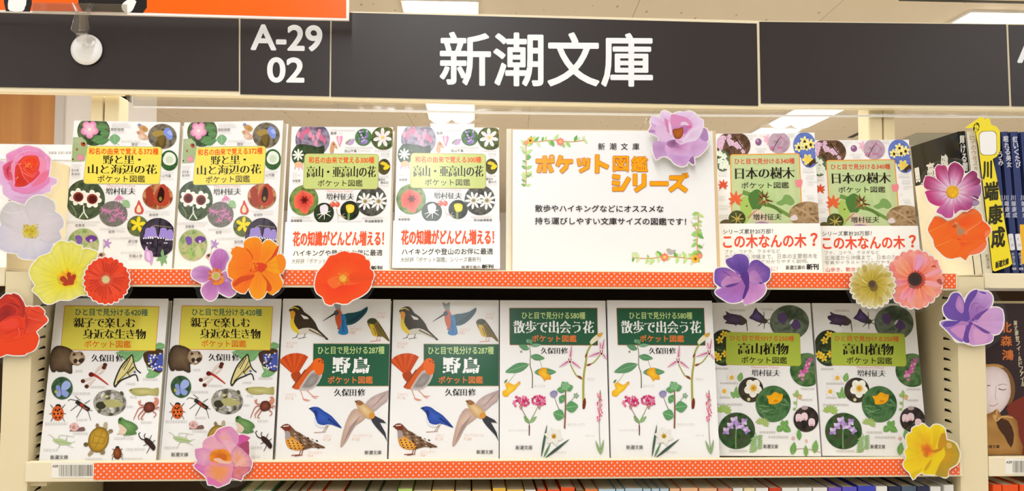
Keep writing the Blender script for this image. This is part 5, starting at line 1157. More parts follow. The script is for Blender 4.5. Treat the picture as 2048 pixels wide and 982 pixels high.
def fl_cosmos(a, o):
    C = (930,470)
    a.G(o, C, [(0,'#f58a14'),(1,'#f58c12')], 0, .03)
    pet = ((pr(800,470,790,380,720,260,640,215,600,250,570,300,590,340,565,400,540,440,530,520,550,600,600,640,700,620,800,540),'#f6860d','#f79216'),(pr(860,470,850,380,780,250,740,170,770,130,850,100,900,95,960,130,975,200,975,290,920,420),'#f78d0c','#fb9f1a'),(pr(940,450,980,320,975,200,1030,140,1080,135,1120,160,1180,210,1190,260,1140,350,1050,430),'#f7940c','#fba51c'),(pr(960,470,1060,420,1160,340,1200,400,1215,560,1200,580,1080,540),'#fba014','#fbab26'),(pr(950,500,1080,540,1190,600,1250,700,1230,760,1180,800,1120,845,1060,830,1000,650),'#f7930f','#fa9c1c'),(pr(930,500,1000,600,1040,700,1030,790,990,880,910,905,850,870,815,800,810,720,870,600),'#f8950e','#fba426'),(pr(890,500,870,600,800,760,760,820,720,830,650,800,600,760,580,690,620,650,760,600),'#f07d12','#f68a18'))
    for P_, c0, c1 in pet: a.G(P_, C, [(0,c0),(.5,c0),(1,c1)], 2, .06)
    for q in (pr(760,240,820,310,860,400,850,330,800,260),pr(1195,200,1190,260,1140,350,1020,440,1100,350,1150,260),pr(950,550,1040,640,1100,740,1090,800,1035,790,1040,700,1000,620),pr(600,700,700,610,880,590,820,650,720,680,620,740)): a.F(q,'#c95a12',3)
    for t in (3.0,3.25,2.75,-1.7,-1.5,-1.95,-1.05,-.85,-.2,.1,.55,.8,1.2,1.45,1.7,2.2,2.45): a.S([(C[0]+90*math.cos(t),C[1]+90*math.sin(t)),(C[0]+300*math.cos(t),C[1]+300*math.sin(t))],4,2,'#e0740c',0)
    for i in range(70):
        a.E(820+a.rnd.random()*210, 425+a.rnd.random()*115, 11, 8, a.rnd.choice(['#e0640c','#f09a1c','#cc4f0c','#f4a524','#d9560c']), a.rnd.random()*3, 8)
    a.F(pr(920,470,960,430,1030,450,1040,480,990,540,930,540),'#d2560e',3)
    a.F(pr(1165,345,1240,320,1285,400,1280,480,1240,560,1215,550),'#f6962a',2)
def fl_poppy(a, o):
    C = (500,500)
    a.G(o, C, [(0,'#f4844a'),(.3,'#f0662c'),(.65,'#f25a16'),(1,'#f05c18')], 0, .06, mott=.05, rings=9)
    a.G(pr(90,560,300,600,480,600,720,580,930,560,900,640,790,740,650,800,560,880,400,870,340,890,220,850,190,780,90,680),(480,620),[(0,'#e6501c'),(.5,'#f05414'),(1,'#f4601a')],2,.07); a.G(pr(560,480,640,420,700,400,800,370,930,380,965,470,920,560,760,575,620,560),(620,520),[(0,'#e0582a'),(1,'#ee5a1c')],2,.08)
    a.S(pr(200,620,400,655,560,650),6,4,'#e0480e'); a.S(pr(560,600,740,575),8,5,'#f78a62'); a.F(pr(260,540,400,470,480,560,420,640,330,650),'#f4764a',3)
    for i in range(60):
        t = a.rnd.random()*6.28; r = 40+a.rnd.random()*70; a.E(C[0]+r*math.cos(t)*1.1, C[1]+r*math.sin(t)*.9+10, 8, 5, a.rnd.choice(['#f0a456','#d9762e','#f3bb70']), t, 7)
    a.FL(C[0],C[1]+5,66,9,'#f1b765','#e8a24e',0.75); a.S(pr(495,480,500,500),6,4,'#b9702a')
def fl_peach(a, o):
    a.G(o, (480,520), [(0,'#f0a070'),(.5,'#e8a0b4'),(1,'#e394bc')], 0, .06, mott=.06)
    a.F(pr(700,190,760,172,800,190,865,215,820,260,720,330,668,325,700,280),'#d1589c',2); a.F(pr(690,335,830,260,848,330,848,470,790,420,740,370),'#a8486a',2)
    a.G(pr(360,180,400,115,470,75,575,55,640,100,700,180,690,280,650,310,560,290,430,290),(480,240),[(0,'#f0ab9c'),(.5,'#e9a5bd'),(1,'#e07fb4')],2,.1); a.F(pr(540,130,575,60,640,105,698,185,690,280,655,305,610,230),'#dd98c0',2)
    a.G(pr(180,300,230,230,340,190,400,270,500,300,560,370,420,380,300,400,200,360),(380,330),[(0,'#efb3bd'),(1,'#e8a5c2')],2,.06); a.G(pr(460,265,580,260,660,310,620,380,590,440,575,500,520,360),(540,350),[(0,'#f0b8c2'),(1,'#ecb0c6')],2,.05)
    a.G(pr(75,400,90,378,180,370,290,400,290,560,240,640,160,640,110,560),(220,480),[(0,'#eab0c2'),(1,'#d992bd')],2,.06); a.G(pr(62,630,110,590,170,640,260,640,240,720,160,720),(200,660),[(0,'#dd8ab8'),(1,'#d96ab0')],2,.06)
    a.G(pr(600,400,670,340,740,370,800,430,860,490,890,570,870,650,780,700,640,620,590,540),(680,540),[(0,'#f2a077'),(.6,'#ecab9f'),(1,'#d58fb8')],2,.1); a.G(pr(630,620,760,640,870,640,850,700,760,760,730,830,660,800,600,790),(700,700),[(0,'#dd7a70'),(.7,'#d9848c'),(1,'#c25a8a')],2,.12); a.F(pr(690,560,760,500,800,560,720,620,640,630),'#f2b9ac',2)
    a.G(pr(290,560,420,590,610,620,610,720,580,790,520,870,440,910,330,900,260,860,210,720,210,660),(420,690),[(0,'#f09858'),(.5,'#ee9a70'),(1,'#e48fb8')],2,.1); a.F(pr(250,790,300,785,360,820,430,870,470,900,400,925,340,890,280,890,255,850),'#df7ab4',2)
    a.G(pr(290,440,360,390,480,380,560,420,590,500,570,560,440,580,300,560,280,500),(430,470),[(0,'#c96414'),(.5,'#e2801e'),(1,'#f0973c')],2,.12); a.F(pr(330,525,420,510,470,540,540,560,600,550,560,590,430,580),'#f4c3b4',2); a.F(pr(400,470,500,450,530,530,480,540,440,500),'#cf6a12',2)
def fl_lilac(a, o):
    a.G(o, (540,480), [(0,'#c58cc2'),(.5,'#d5a5d8'),(1,'#dcb6e2')], 0, .06, mott=.05)
    a.G(pr(160,560,250,545,360,570,340,680,370,770,270,780,205,825,155,690),(300,650),[(0,'#b98ac0'),(1,'#c9a2d2')],2,.08); a.G(pr(370,740,500,745,650,760,720,790,670,900,580,925,480,880,440,830),(540,800),[(0,'#c592cc'),(1,'#d2aadc')],2,.07); a.G(pr(660,600,760,530,860,500,985,570,960,660,850,770,720,780,640,760),(760,640),[(0,'#cf9ccf'),(1,'#d8b2e0')],2,.07)
    a.F(pr(860,490,910,400,920,350,960,360,990,440,990,530,940,550),'#b28abd',2); a.F(pr(700,840,765,770,785,885,750,890),'#9a6aa5',2); a.F(pr(90,400,120,370,190,390,190,415,110,418),'#b58ac0',2)
    a.G(pr(340,640,400,570,520,610,680,560,725,620,690,700,620,755,500,740,390,710),(530,630),[(0,'#a5709f'),(.4,'#cf96c8'),(1,'#dcb0da')],2,.08); a.G(pr(360,590,440,505,520,520,560,610,440,650),(470,570),[(0,'#7a4a72'),(1,'#b27ab0')],2,.1)
    a.G(pr(130,170,250,190,300,110,350,90,440,140,480,130,560,105,700,95,790,130,860,200,910,230,915,350,880,450,800,540,680,560,560,600,500,520,400,540,330,560,250,530,195,400,210,300,130,270),(530,380),[(0,'#c07ab0'),(.35,'#dba0cf'),(.7,'#e6c2e6'),(1,'#e8d4f2')],2,.09)
    a.F(pr(440,140,560,160,680,200,760,300,690,380,600,300,520,300,440,320,420,240),'#dd92c2',2); a.F(pr(330,200,380,230,430,320,450,470,400,440,370,340,340,280),'#d98abd',2); a.F(pr(390,250,430,300,450,460,410,440),'#edd4ec',2); a.G(pr(200,330,280,300,360,400,470,480,400,540,330,560,250,530,195,400),(330,440),[(0,'#e6c4e2'),(1,'#e2bfe4')],2,.05); a.G(pr(560,600,620,520,700,400,800,340,900,330,880,450,800,540,680,560),(740,460),[(0,'#e2bfe2'),(1,'#ecdcf4')],2,.05)
    a.F(pr(570,300,600,255,660,260,700,310,620,300),'#ecd4ec',2); a.F(pr(615,310,700,320,690,380,640,440,610,400),'#bd7ab8',2); a.S(pr(355,270,380,380,390,420),9,6,'#c06aa8'); a.F(pr(660,330,720,310,745,330,700,360),'#d46aa4',2)
    a.G(pr(450,380,500,360,560,350,610,330,615,430,580,500,520,515,480,490),(530,430),[(0,'#b5651c'),(.6,'#aa5a22'),(1,'#8d4030')],2,.2); a.G(pr(500,520,560,520,620,560,560,590,510,560),(550,550),[(0,'#d9a5d4'),(1,'#e2bfe0')],2)
def fl_purple(a, o):
    C = (530,510)
    P5 = ((pr(500,480,380,380,290,340,240,270,245,215,330,185,370,145,450,135,530,150,580,210,590,290,560,400),'#5a3a94','#7a5ab0'),(pr(560,480,570,380,600,280,660,230,740,230,830,300,900,350,910,420,890,520,820,570,700,600),'#9a6ab0','#6a4aa6'),(pr(470,500,360,400,250,345,140,345,80,375,65,450,70,560,120,610,200,650,380,600),'#b070b0','#6f4fae'),(pr(500,560,380,600,180,650,85,690,90,740,180,810,290,870,400,870,490,830,530,700),'#a868b0','#b07acc'),(pr(540,560,640,590,810,580,840,640,830,720,760,800,660,860,560,900,520,900,500,860,560,680),'#c080c0','#d59ad2'))
    for P_, c0, c1 in P5: a.G(P_, C, [(0,c0),(.45,c0),(1,c1)],2,.1,mott=.06)
    a.G(pr(570,480,610,400,680,380,740,450,800,560,700,600,600,580),(600,520),[(0,'#c890c4'),(1,'#a878bc')],2,.1); a.G(pr(480,520,370,480,260,470,170,560,190,640,360,590),(420,540),[(0,'#b878b2'),(1,'#c490c4')],2,.1)
    a.F(pr(490,420,560,400,590,480,590,640,560,720,510,820,490,780,530,620,460,480),'#552f86',2); a.F(pr(230,620,320,590,440,570,360,620,260,640),'#5f3a8e',2); a.F(pr(740,560,800,575,760,590),'#5a3488',2); a.S(pr(190,400,270,440,340,500),9,6,'#4a2a78'); a.F(pr(340,350,420,400,450,450,400,430),'#8a5ab0',2)
def daisy(a, C, n, r0, r1, cols, w, seed, sq=1.0):
    r = random.Random(seed)
    for i in range(n):
        t = i*6.283/n+r.uniform(-.04,.04); L = r1*r.uniform(.93,1.03); c = r.choice(cols)
        ux, uy = math.cos(t), math.sin(t)*sq; nx, ny = -math.sin(t), math.cos(t)*sq
        pts = [(C[0]+ux*r0+nx*w*.25, C[1]+uy*r0+ny*w*.25),(C[0]+ux*L*.6+nx*w*.5, C[1]+uy*L*.6+ny*w*.5),(C[0]+ux*L*.9+nx*w*.38, C[1]+uy*L*.9+ny*w*.38),(C[0]+ux*L, C[1]+uy*L),(C[0]+ux*L*.9-nx*w*.38, C[1]+uy*L*.9-ny*w*.38),(C[0]+ux*L*.6-nx*w*.5, C[1]+uy*L*.6-ny*w*.5),(C[0]+ux*r0-nx*w*.25, C[1]+uy*r0-ny*w*.25)]
        a.G(pts, (C[0]+ux*r0, C[1]+uy*r0), [(0,c[0]),(.6,c[1]),(1,c[2])], 2, .08, rings=4)
def fl_beige(a, o):
    C = (385,555)
    a.G(o, C, [(0,'#a08a30'),(.6,'#c9b458'),(1,'#dcd09a')], 0, .1, mott=.1)
    daisy(a, C, 22, 60, 300, [('#a8922e','#c3ab48','#d2c488'),('#97822a','#b59c3c','#cbb870'),('#b8a240','#d0bb62','#ded4a6')], 95, 3)
    daisy(a, C, 15, 50, 215, [('#a38c28','#bfa640','#cdb864'),('#8f7a22','#b09838','#c6b058')], 85, 5)
    a.S(pr(240,480,270,515,310,540),20,12,'#e3d490'); a.S(pr(560,610,580,660),16,6,'#dcc87e')
    a.E(400,590,60,62,'#7a6424'); a.FL(380,550,62,12,'#5d4526','#6e5228',0.8); a.E(375,545,36,36,'#4e3a28')
def fl_salmon(a, o):
    C = (985,480)
    a.G(o, C, [(0,'#ee6a50'),(.6,'#f28a76'),(1,'#f49a90')], 0, .08, mott=.06)
    daisy(a, C, 26, 90, 405, [('#e8604a','#f08a74','#f4a098'),('#ee7a5e','#f49a86','#f6aa9a'),('#e8584a','#f0786a','#f29090')], 112, 8)
    daisy(a, C, 17, 80, 350, [('#e0574a','#f290a0','#f4a6b4'),('#ee7450','#f69a78','#f8a888'),('#ea6a52','#f28a72','#f69a8a')], 100, 12)
    a.F(pr(980,340,1010,200,1060,120,1100,180,1080,260,1020,340),'#e9a3c4',2); a.F(pr(1120,420,1240,350,1330,340,1330,370,1230,430,1120,450),'#f3a5b2',2); a.F(pr(1110,500,1250,510,1345,580,1250,590,1130,560),'#f4a9b0',2); a.F(pr(1010,700,1100,800,1080,890,1040,890,990,800),'#f59a84',2)
    a.F(pr(1280,500,1330,470,1360,520,1350,560),'#b9544a',2); a.F(pr(1200,310,1250,280,1280,310),'#c9523a',2)
    a.FL(1000,490,135,18,'#a83a2a','#c9513c',0.8); a.G([(980+100*math.cos(t*.393),480+98*math.sin(t*.393)) for t in range(16)],(980,480),[(0,'#2a1a14'),(.75,'#33201a'),(1,'#5a2a22')],1,.1); a.S(pr(900,560,940,590,990,600),40,24,'#8d5a4a')
def fl_magenta(a, o):
    C = (565,560)
    P8 = (pr(520,470,430,420,330,360,310,260,305,200,350,150,400,160,440,150,480,190,500,280,540,440),pr(540,450,505,330,500,210,540,140,600,110,660,135,710,180,740,250,720,340,650,460),pr(640,500,720,370,790,290,870,235,940,280,940,340,990,370,980,430,900,480,700,550),pr(660,560,800,530,900,490,985,440,1000,560,960,640,880,640,680,590),pr(640,600,760,610,880,650,970,700,960,750,880,775,800,740),pr(590,630,680,660,820,740,860,790,780,840,700,830,640,860,600,890,580,760),pr(540,640,575,720,580,900,540,950,460,950,400,900,320,860,380,780,480,700),pr(480,620,440,720,370,775,260,740,200,690,165,600,150,560,230,530,440,570),pr(460,570,330,520,180,520,130,460,140,390,165,320,260,330,340,380,460,500))
    for i, P_ in enumerate(P8):
        e = ('#b5386f','#9c2a66','#8f2a5f','#a5679a','#8d4a80','#b54a86','#c4589a','#c03a78','#b53a70')[i]
        a.G(P_, C, [(0,'#efdcea'),(.35,'#e3b8d4'),(.6,'#cf78aa'),(.85,e),(1,e)], 2, .16, rings=9)
    for i in range(30): t = i*.2094; a.S([(C[0]+110*math.cos(t),C[1]+110*math.sin(t)),(C[0]+(230+40*math.sin(i*3))*math.cos(t),C[1]+(230+40*math.sin(i*3))*math.sin(t))],7,3,('#f3e6f0','#d592bd')[i%2],0)
    a.F(pr(870,690,970,700,960,750,880,775),'#a58aa5',2); a.F(pr(870,610,960,640,940,670),'#6a2a5a',2)
    for i in range(46): t = i*.1366*1; a.E(C[0]+92*math.cos(t*1.0)*(.9+.12*math.sin(i*4)), C[1]+92*math.sin(t)*(.9+.12*math.sin(i*4)), 13, 11, ('#f0b724','#d98a1c','#f6cc3a')[i%3], n=8)
    a.G([(C[0]+82*math.cos(t*.393),C[1]+80*math.sin(t*.393)) for t in range(16)],C,[(0,'#f2b81c'),(.7,'#f3c02a'),(1,'#e5a01c')],1,.15)
    for i in range(40): t = a.rnd.random()*6.28; r = a.rnd.random()**.5*75; a.E(C[0]+r*math.cos(t),C[1]+r*math.sin(t),7,6,a.rnd.choice(['#e59a14','#f8d24a','#f0b020']),n=6)
def fl_pansy(a, o):
    C = (600,450)
    a.G(o, C, [(0,'#ee7a4a'),(.3,'#f4702a'),(.7,'#f56f22'),(1,'#f37438')], 0, .06, mott=.06)
    a.G(pr(140,450,260,420,400,350,440,330,420,480,480,560,330,660,220,690,200,600,125,480),(420,470),[(0,'#f2703a'),(.5,'#f57616'),(1,'#f6791c')],2,.06); a.G(pr(520,330,600,240,760,150,850,150,920,230,940,310,860,360,740,420,640,400),(640,380),[(0,'#e8602a'),(.5,'#f36a1c'),(1,'#f57a24')],2,.06); a.G(pr(660,470,760,430,900,360,940,320,1060,420,1050,470,990,580,800,620,640,560),(680,490),[(0,'#f0744a'),(.6,'#f27034'),(1,'#f36a28')],2,.07); a.G(pr(260,730,480,590,640,600,800,640,900,600,940,640,760,740,640,830,480,885,380,840),(600,660),[(0,'#e65a24'),(.5,'#f2701c'),(1,'#f47a1c')],2,.07)
    a.F(pr(980,480,1060,450,1060,500,990,580),'#f08a64',2); a.F(pr(720,800,860,720,960,640,1005,640,990,720,900,800,760,830),'#f0805c',2); a.S(pr(130,480,280,410,420,340),16,8,'#f59058'); a.S(pr(700,470,820,400,920,330),22,10,'#f29466'); a.S(pr(240,700,400,640,480,590),14,7,'#f59a5c'); a.S(pr(600,250,760,200,920,215),10,5,'#f58a4a'); a.F(pr(300,720,420,640,560,600,620,720,480,820),'#f4781c',2)
    a.F(pr(480,400,520,340,570,350,600,400,660,440,680,490,600,540,560,510,560,440),'#c98a62',3); a.F(pr(480,400,520,370,560,390,530,430),'#c95a2a',2); a.F(pr(570,440,640,440,660,490,590,530),'#b58a72',2); a.S(pr(520,335,560,355),12,8,'#f6b08a'); a.F(pr(660,500,700,450,720,500,690,525),'#f08a62',2); a.S(pr(560,590,630,600),20,10,'#d9521c')
def fl_violet(a, o):
    C = (490,590)
    P5 = ((pr(400,560,300,570,190,545,125,470,115,370,180,300,230,200,300,175,350,200,400,280,415,400),'#6a4aa0','#7252ac'),(pr(430,550,410,400,430,280,480,180,560,135,640,155,740,165,800,220,805,300,770,390,640,450),'#a070ba','#c9a0d8'),(pr(520,590,640,470,760,400,850,385,940,420,960,560,940,680,890,750,790,755,640,680),'#d2a0d2','#cfa6da'),(pr(500,630,600,680,780,760,815,780,800,850,720,890,540,915,470,880,430,780),'#c890c8','#cf9cd4'),(pr(450,620,400,720,400,860,340,860,250,800,180,720,80,620,110,580,200,570,360,580),'#b480c0','#9a74c6'))
    for P_, c0, c1 in P5: a.G(P_, C, [(0,c0),(.4,c0),(1,c1)],2,.08,mott=.05)
    a.G(pr(300,280,340,220,395,300,405,420,370,470,290,390),(350,350),[(0,'#cc94c8'),(1,'#b080c4')],2,.06); a.F(pr(410,540,405,400,430,270,490,180,560,140,600,145,560,240,500,320,470,430,490,560),'#6647a0',2); a.F(pr(610,150,700,170,720,195,660,190),'#6f52ae',2); a.F(pr(500,580,560,500,640,450,740,400,740,420,660,490,600,560),'#6f479c',2); a.F(pr(520,610,600,640,690,690,780,745,700,745,620,690),'#6f479c',2); a.F(pr(440,640,510,630,480,720,470,800,480,880,410,870,395,790),'#6a459e',2); a.F(pr(370,570,260,640,150,660,110,640,130,590,200,570,300,575),'#6647a4',2)
    a.F(pr(210,690,330,640,430,640,410,740,380,830,280,760),'#cf94ca',2); a.F(pr(540,680,640,720,740,780,700,860,560,880),'#d9a4d2',2); a.S(pr(510,400,530,340,580,325,630,345),9,5,'#8a4a94'); a.S(pr(572,440,590,390,640,372,700,400),9,5,'#8a4a94'); a.S(pr(500,460,540,500,560,540),8,5,'#a562a8'); a.E(500,610,30,26,'#6a3f92'); a.E(575,575,26,20,'#b58ac8')
def fl_yellow(a, o):
    C = (450,500)
    a.G(o, C, [(0,'#d97a14'),(.2,'#eab824'),(.6,'#f0cb2c'),(1,'#f1d83c')], 0, .08, mott=.06, rings=9)
    a.G(pr(700,360,740,355,830,390,890,480,905,560,860,690,760,750,740,850,700,870,560,840,640,690,700,560),(680,560),[(0,'#d9a02a'),(.5,'#c59a2a'),(1,'#b59a3a')],2,.1); a.F(pr(720,400,780,390,800,450,740,470),'#dfb860',2); a.F(pr(600,420,640,280,700,250,720,350,690,450,620,480),'#c9921e',2)
    a.G(pr(540,480,500,330,500,190,560,140,640,150,630,260,600,400,590,470),(545,460),[(0,'#e8b01e'),(1,'#f3d63c')],2,.06); a.G(pr(480,400,300,330,240,250,250,180,350,150,380,120,420,150,490,190,530,330),(460,420),[(0,'#e8a818'),(.6,'#f0c626'),(1,'#f3da40')],2,.07); a.G(pr(420,480,300,440,180,460,160,340,180,270,240,250,330,350),(400,450),[(0,'#eab01c'),(1,'#f2d23a')],2,.06); a.G(pr(430,540,500,600,400,720,280,790,200,800,130,740,120,660,170,610,300,560),(420,560),[(0,'#eebc20'),(1,'#f1d43a')],2,.06); a.G(pr(530,580,640,510,695,490,700,570,640,660,560,760,500,820,420,830,400,780,480,680),(600,600),[(0,'#f2d034'),(1,'#eed236')],2,.05)
    a.F(pr(400,790,440,700,520,620,470,740),'#d9a41c',2); a.F(pr(220,830,300,790,400,740,300,850,260,900),'#e6c22a',2); a.G(pr(360,420,440,400,500,430,540,500,520,560,440,600,390,560,370,500),(460,490),[(0,'#d9620e'),(.5,'#dc7212'),(1,'#e8a01c')],2,.25); a.F(pr(520,500,580,480,680,470,560,530),'#c9861a',2)

fA = (0,280,7.014); fB = (0,380,7.014); fC_ = (50,480,7.014)
cutout(fA, -0.0050, (340,480), pr(365,78,470,95,560,122,650,200,712,262,700,400,690,510,800,548,795,608,722,650,708,720,560,768,420,840,350,905,240,868,130,820,45,755,40,650,0,622,-50,540,-55,360,-10,280,70,312,96,290,88,205,200,145), fl_pink, 'pink rose cutout, uppermost of the flowers beside the bookend', 1, viv=1.2)
cutout(fB, -0.0066, (430,580), pr(175,165,270,205,350,222,370,180,430,115,520,78,620,85,690,135,740,150,775,215,770,300,840,345,890,430,885,520,830,570,860,660,840,700,735,750,715,860,620,920,550,925,520,970,340,965,255,930,240,885,120,875,0,825,-40,740,-40,620,20,490,0,430,10,310,90,200), fl_white, 'large white flower cutout with yellow centre between pink rose and yellow hibiscus')
cutout(fC_, -0.0082, (600,520), pr(380,130,430,60,490,15,560,20,600,45,660,20,720,70,800,85,800,135,860,120,960,145,1025,190,960,320,900,420,880,560,900,690,880,770,780,770,620,840,490,835,380,890,280,885,210,800,180,770,105,700,150,640,100,560,65,460,90,370,150,300,200,240,300,205,370,170), fl_hib, 'yellow hibiscus cutout with dark red throat below the white flower')
od = []
for i in range(72):
    q = abs(math.cos(i/72*math.pi*23)); rr = 298+32*q; t = i/72*2*math.pi; od.append((1145+rr*math.cos(t), 570+rr*1.02*math.sin(t)))
cutout(fC_, -0.0098, (1140,560), od, fl_reddaisy, 'round red daisy cutout overlapping the yellow hibiscus', 1)
cutout((0,570,6.545), -0.0050, (240,520), pr(-80,260,20,172,80,120,150,125,170,108,240,130,290,190,335,285,380,278,440,290,510,280,585,345,575,385,622,440,615,485,540,550,472,610,500,660,500,750,450,850,340,890,330,915,180,920,90,905,20,935,-80,930,-160,700,-150,400), fl_redrose, 'deep red rose cutout at the photo edge low on the slotted post')
fD = (375,460,6.548)
cutout(fD, -0.0056, (370,600), pr(330,300,380,255,430,245,490,265,530,320,545,380,500,460,490,520,540,560,600,640,640,800,590,860,540,878,470,850,405,815,385,870,330,920,270,920,210,870,180,790,195,705,80,640,50,580,60,530,110,490,180,468,260,482,310,510,320,470,298,440,295,380), fl_anem, 'mauve anemone cutout with lime centre beside the orange cosmos')
cutout(fD, -0.0072, (930,470), pr(570,235,600,245,640,212,740,235,735,170,770,130,800,108,850,100,900,95,955,130,975,185,1030,135,1080,130,1130,165,1190,215,1190,270,1170,330,1240,318,1285,400,1280,480,1245,560,1200,585,1250,690,1225,740,1180,800,1120,845,1040,800,1000,870,960,895,910,908,850,870,815,800,800,760,750,830,700,825,650,800,600,760,580,690,600,650,540,610,525,540,535,470,570,430,570,390,590,340,565,300,585,260), fl_cosmos, 'bright orange cosmos cutout beside the mauve anemone', 1, viv=1.35)
cutout((620,490,7.557), -0.0056, (500,500), pr(300,165,380,150,440,115,530,92,600,120,640,112,760,135,830,175,845,220,895,235,910,300,905,360,950,395,965,470,930,560,910,640,850,720,740,790,640,830,580,880,490,890,375,865,330,910,230,880,195,790,110,730,75,640,75,560,110,420,190,330,240,260), fl_poppy, 'orange poppy cutout alone on the upper dotted strip', viv=1.2)
cutout((380,845,7.171), -0.0056, (480,520), pr(400,110,470,75,575,55,640,100,695,180,760,172,865,215,830,260,848,330,850,470,890,570,870,650,840,700,760,760,735,830,600,790,560,860,440,912,390,925,330,890,260,890,240,800,160,720,62,640,75,600,130,590,80,500,70,400,90,378,180,360,180,300,230,230,340,190), fl_peach, 'pink and apricot rose cutout on the lower dotted strip')
cutout((1285,210,7.557), 0.0570, (540,460), pr(150,165,250,190,290,110,350,90,440,140,480,130,560,105,620,120,700,95,790,130,860,210,910,230,915,340,965,360,990,440,995,530,960,560,990,590,960,660,850,770,780,790,785,890,740,890,700,840,665,905,580,928,480,880,440,830,350,775,270,785,205,825,155,690,170,590,250,540,190,415,95,410,100,380,140,300,120,270), fl_lilac, 'lilac rose cutout on the top corner of the display card')
cutout((1420,490,7.557), -0.0056, (530,510), pr(290,340,240,270,245,215,330,185,370,145,450,135,530,150,580,210,600,290,660,230,740,230,830,300,900,350,912,420,890,520,830,580,845,650,830,720,760,800,660,860,560,885,535,905,495,850,400,870,290,868,180,810,90,740,85,690,150,650,70,570,65,440,85,370,160,342), fl_purple, 'purple five petal cutout on the upper dotted strip under the tree guide')
fE = (1690,490,7.014)
ob_ = []
for i in range(88):
    q = abs(math.cos(i/88*math.pi*22)); rr = 282+40*q; t = i/88*2*math.pi; ob_.append((385+rr*math.cos(t), 565+rr*1.0*math.sin(t)))
os_ = []
for i in range(88):
    q = abs(math.cos(i/88*math.pi*22)); rr = 378+32*q; t = i/88*2*math.pi; os_.append((970+rr*.98*math.cos(t), 478+rr*1.02*math.sin(t)))
cutout(fE, -0.0072, (385,560), ob_, fl_beige, 'beige daisy cutout overlapping the salmon gerbera', 1)
cutout(fE, -0.0056, (975,480), os_, fl_salmon, 'salmon pink gerbera cutout with black centre', 1)
cutout((1830,310,7.556), -0.0066, (565,560), pr(305,200,350,150,400,165,440,150,490,200,540,140,600,110,660,135,710,180,745,290,800,280,870,235,940,280,940,340,990,370,980,430,1000,560,960,640,970,710,950,760,870,775,780,845,700,835,640,860,590,890,540,950,460,952,400,900,320,870,380,780,260,740,200,690,165,600,150,560,190,520,130,460,140,390,165,322,260,332,320,350), fl_magenta, 'magenta and white cosmos cutout with yellow centre above the orange pansy', 1)
cutout((1840,400,7.553), -0.0050, (600,480), pr(230,245,330,270,410,320,520,280,600,220,700,160,800,130,870,160,930,230,945,310,1000,350,1065,430,1055,490,995,580,1010,640,990,720,900,800,740,835,690,915,610,860,480,888,380,860,300,790,220,700,200,600,125,480,130,400,180,310), fl_pansy, 'plain orange pansy cutout below the magenta cosmos', viv=1.2)
cutout((1870,560,7.013), -0.0050, (490,560), pr(190,560,125,480,115,370,180,300,230,200,300,175,350,200,405,290,430,250,480,180,560,135,640,155,740,160,800,220,810,300,790,380,860,385,940,420,962,560,940,680,890,752,815,775,800,850,720,890,540,915,400,870,300,865,250,800,180,720,75,620,100,580), fl_violet, 'violet and lilac five petal cutout stuck on the bookcase side panel')
cutout((1790,830,7.013), -0.0056, (480,480), pr(240,190,300,155,350,150,380,118,430,155,490,190,540,140,620,140,700,200,720,340,770,360,850,400,890,480,908,570,870,690,750,760,740,860,690,875,600,840,400,830,390,795,300,850,255,905,205,810,130,740,118,670,160,600,130,510,175,460,160,350,165,280,230,245), fl_yellow, 'bright yellow flower cutout at the end of the lower dotted strip')

# ------------------------------------------------------------------ books and divider beyond the side panel
ZR = zr0-0.0010
def spine_book(xpx, Y, w, h, d, phi, label, side, spine_col, artfn=None, group=None, z=None, m=None, name='paperback'):
    b = at(xpx, 543, Y)
    r = empty(name, (b.x, Y, z if z is not None else ZR+0.0001), (0, -phi, 0), label, 'book', group)
    M = Matrix.Translation(r.location) @ Matrix.Rotation(-phi, 4, 'Y'); I = M.inverted()
    p = MB(); p.box(.0006, w-.0006, .0012, d-.001, .0008, h-.0008); p.build('page_block', M_PAGE, r)
    a = Art(lambda x, y, l: tuple((lambda q: (q.x, min(q.y, 0)-0.0002-l, q.z))(I @ at(x, y, Y))), 6e-6)
    def bx(ax, bx_, ay, by, z0, z1, c): a.solid([(ax,ay,z0),(bx_,ay,z0),(bx_,ay,z1),(ax,ay,z1),(ax,by,z0),(bx_,by,z0),(bx_,by,z1),(ax,by,z1)], [[0,1,2,3],[5,4,7,6],[4,0,3,7],[1,5,6,2],[3,2,6,7],[4,5,1,0]], c)
    bx(0, w, 0, .0005, 0, h, spine_col); bx(0, .0005, 0, d, 0, h, side); bx(w-.0005, w, 0, d, 0, h, side)
    if artfn: artfn(a, w, h, d)
    a.build('cover', m or M_COVER, r)
    return r
def a_black(a, w, h, d):
    a.TV('輝ける闇', 1923, 270, 343, 9, '#d9d6cc', 0.02, 8)
    n = 0
    def q(y, z, l): return (-0.0004-l, y, z)
    a.m, keep = (lambda x, y, l: q(d-x, h-y, l)), a.m
    a.F(pr(.0005,.046,d-.0005,.046,d-.0005,h-.0005,.0005,h-.0005), '#fbf1d6')
    for i, ch in enumerate('健'): a.T(ch, .060, .020, .074, .037, '#efece4', 0.03)
    a.T('開', .004, .026, .013, .042, '#efece4', 0.03); a.T('高', .030, .024, .046, .040, '#efece4', 0.03); a.T('圧', .012, .044, .040, .0455, '#efece4', 0.03)
    a.m = keep
def slabband(a, w, bh, col):
    a.solid([(-.0002,-.0006,.0003),(w+.0002,-.0006,.0003),(w+.0002,-.0006,bh),(-.0002,-.0006,bh)], [[0,1,2,3]], col)
r1 = spine_book(1950, .055, .0072, .1505, .098, .100, 'black book with cream paper band standing against the side panel', '#1f1c17', '#24211b', lambda a, w, h, d: (a_black(a, w, h, d), slabband(a, w, .1, '#fbf1d6')))
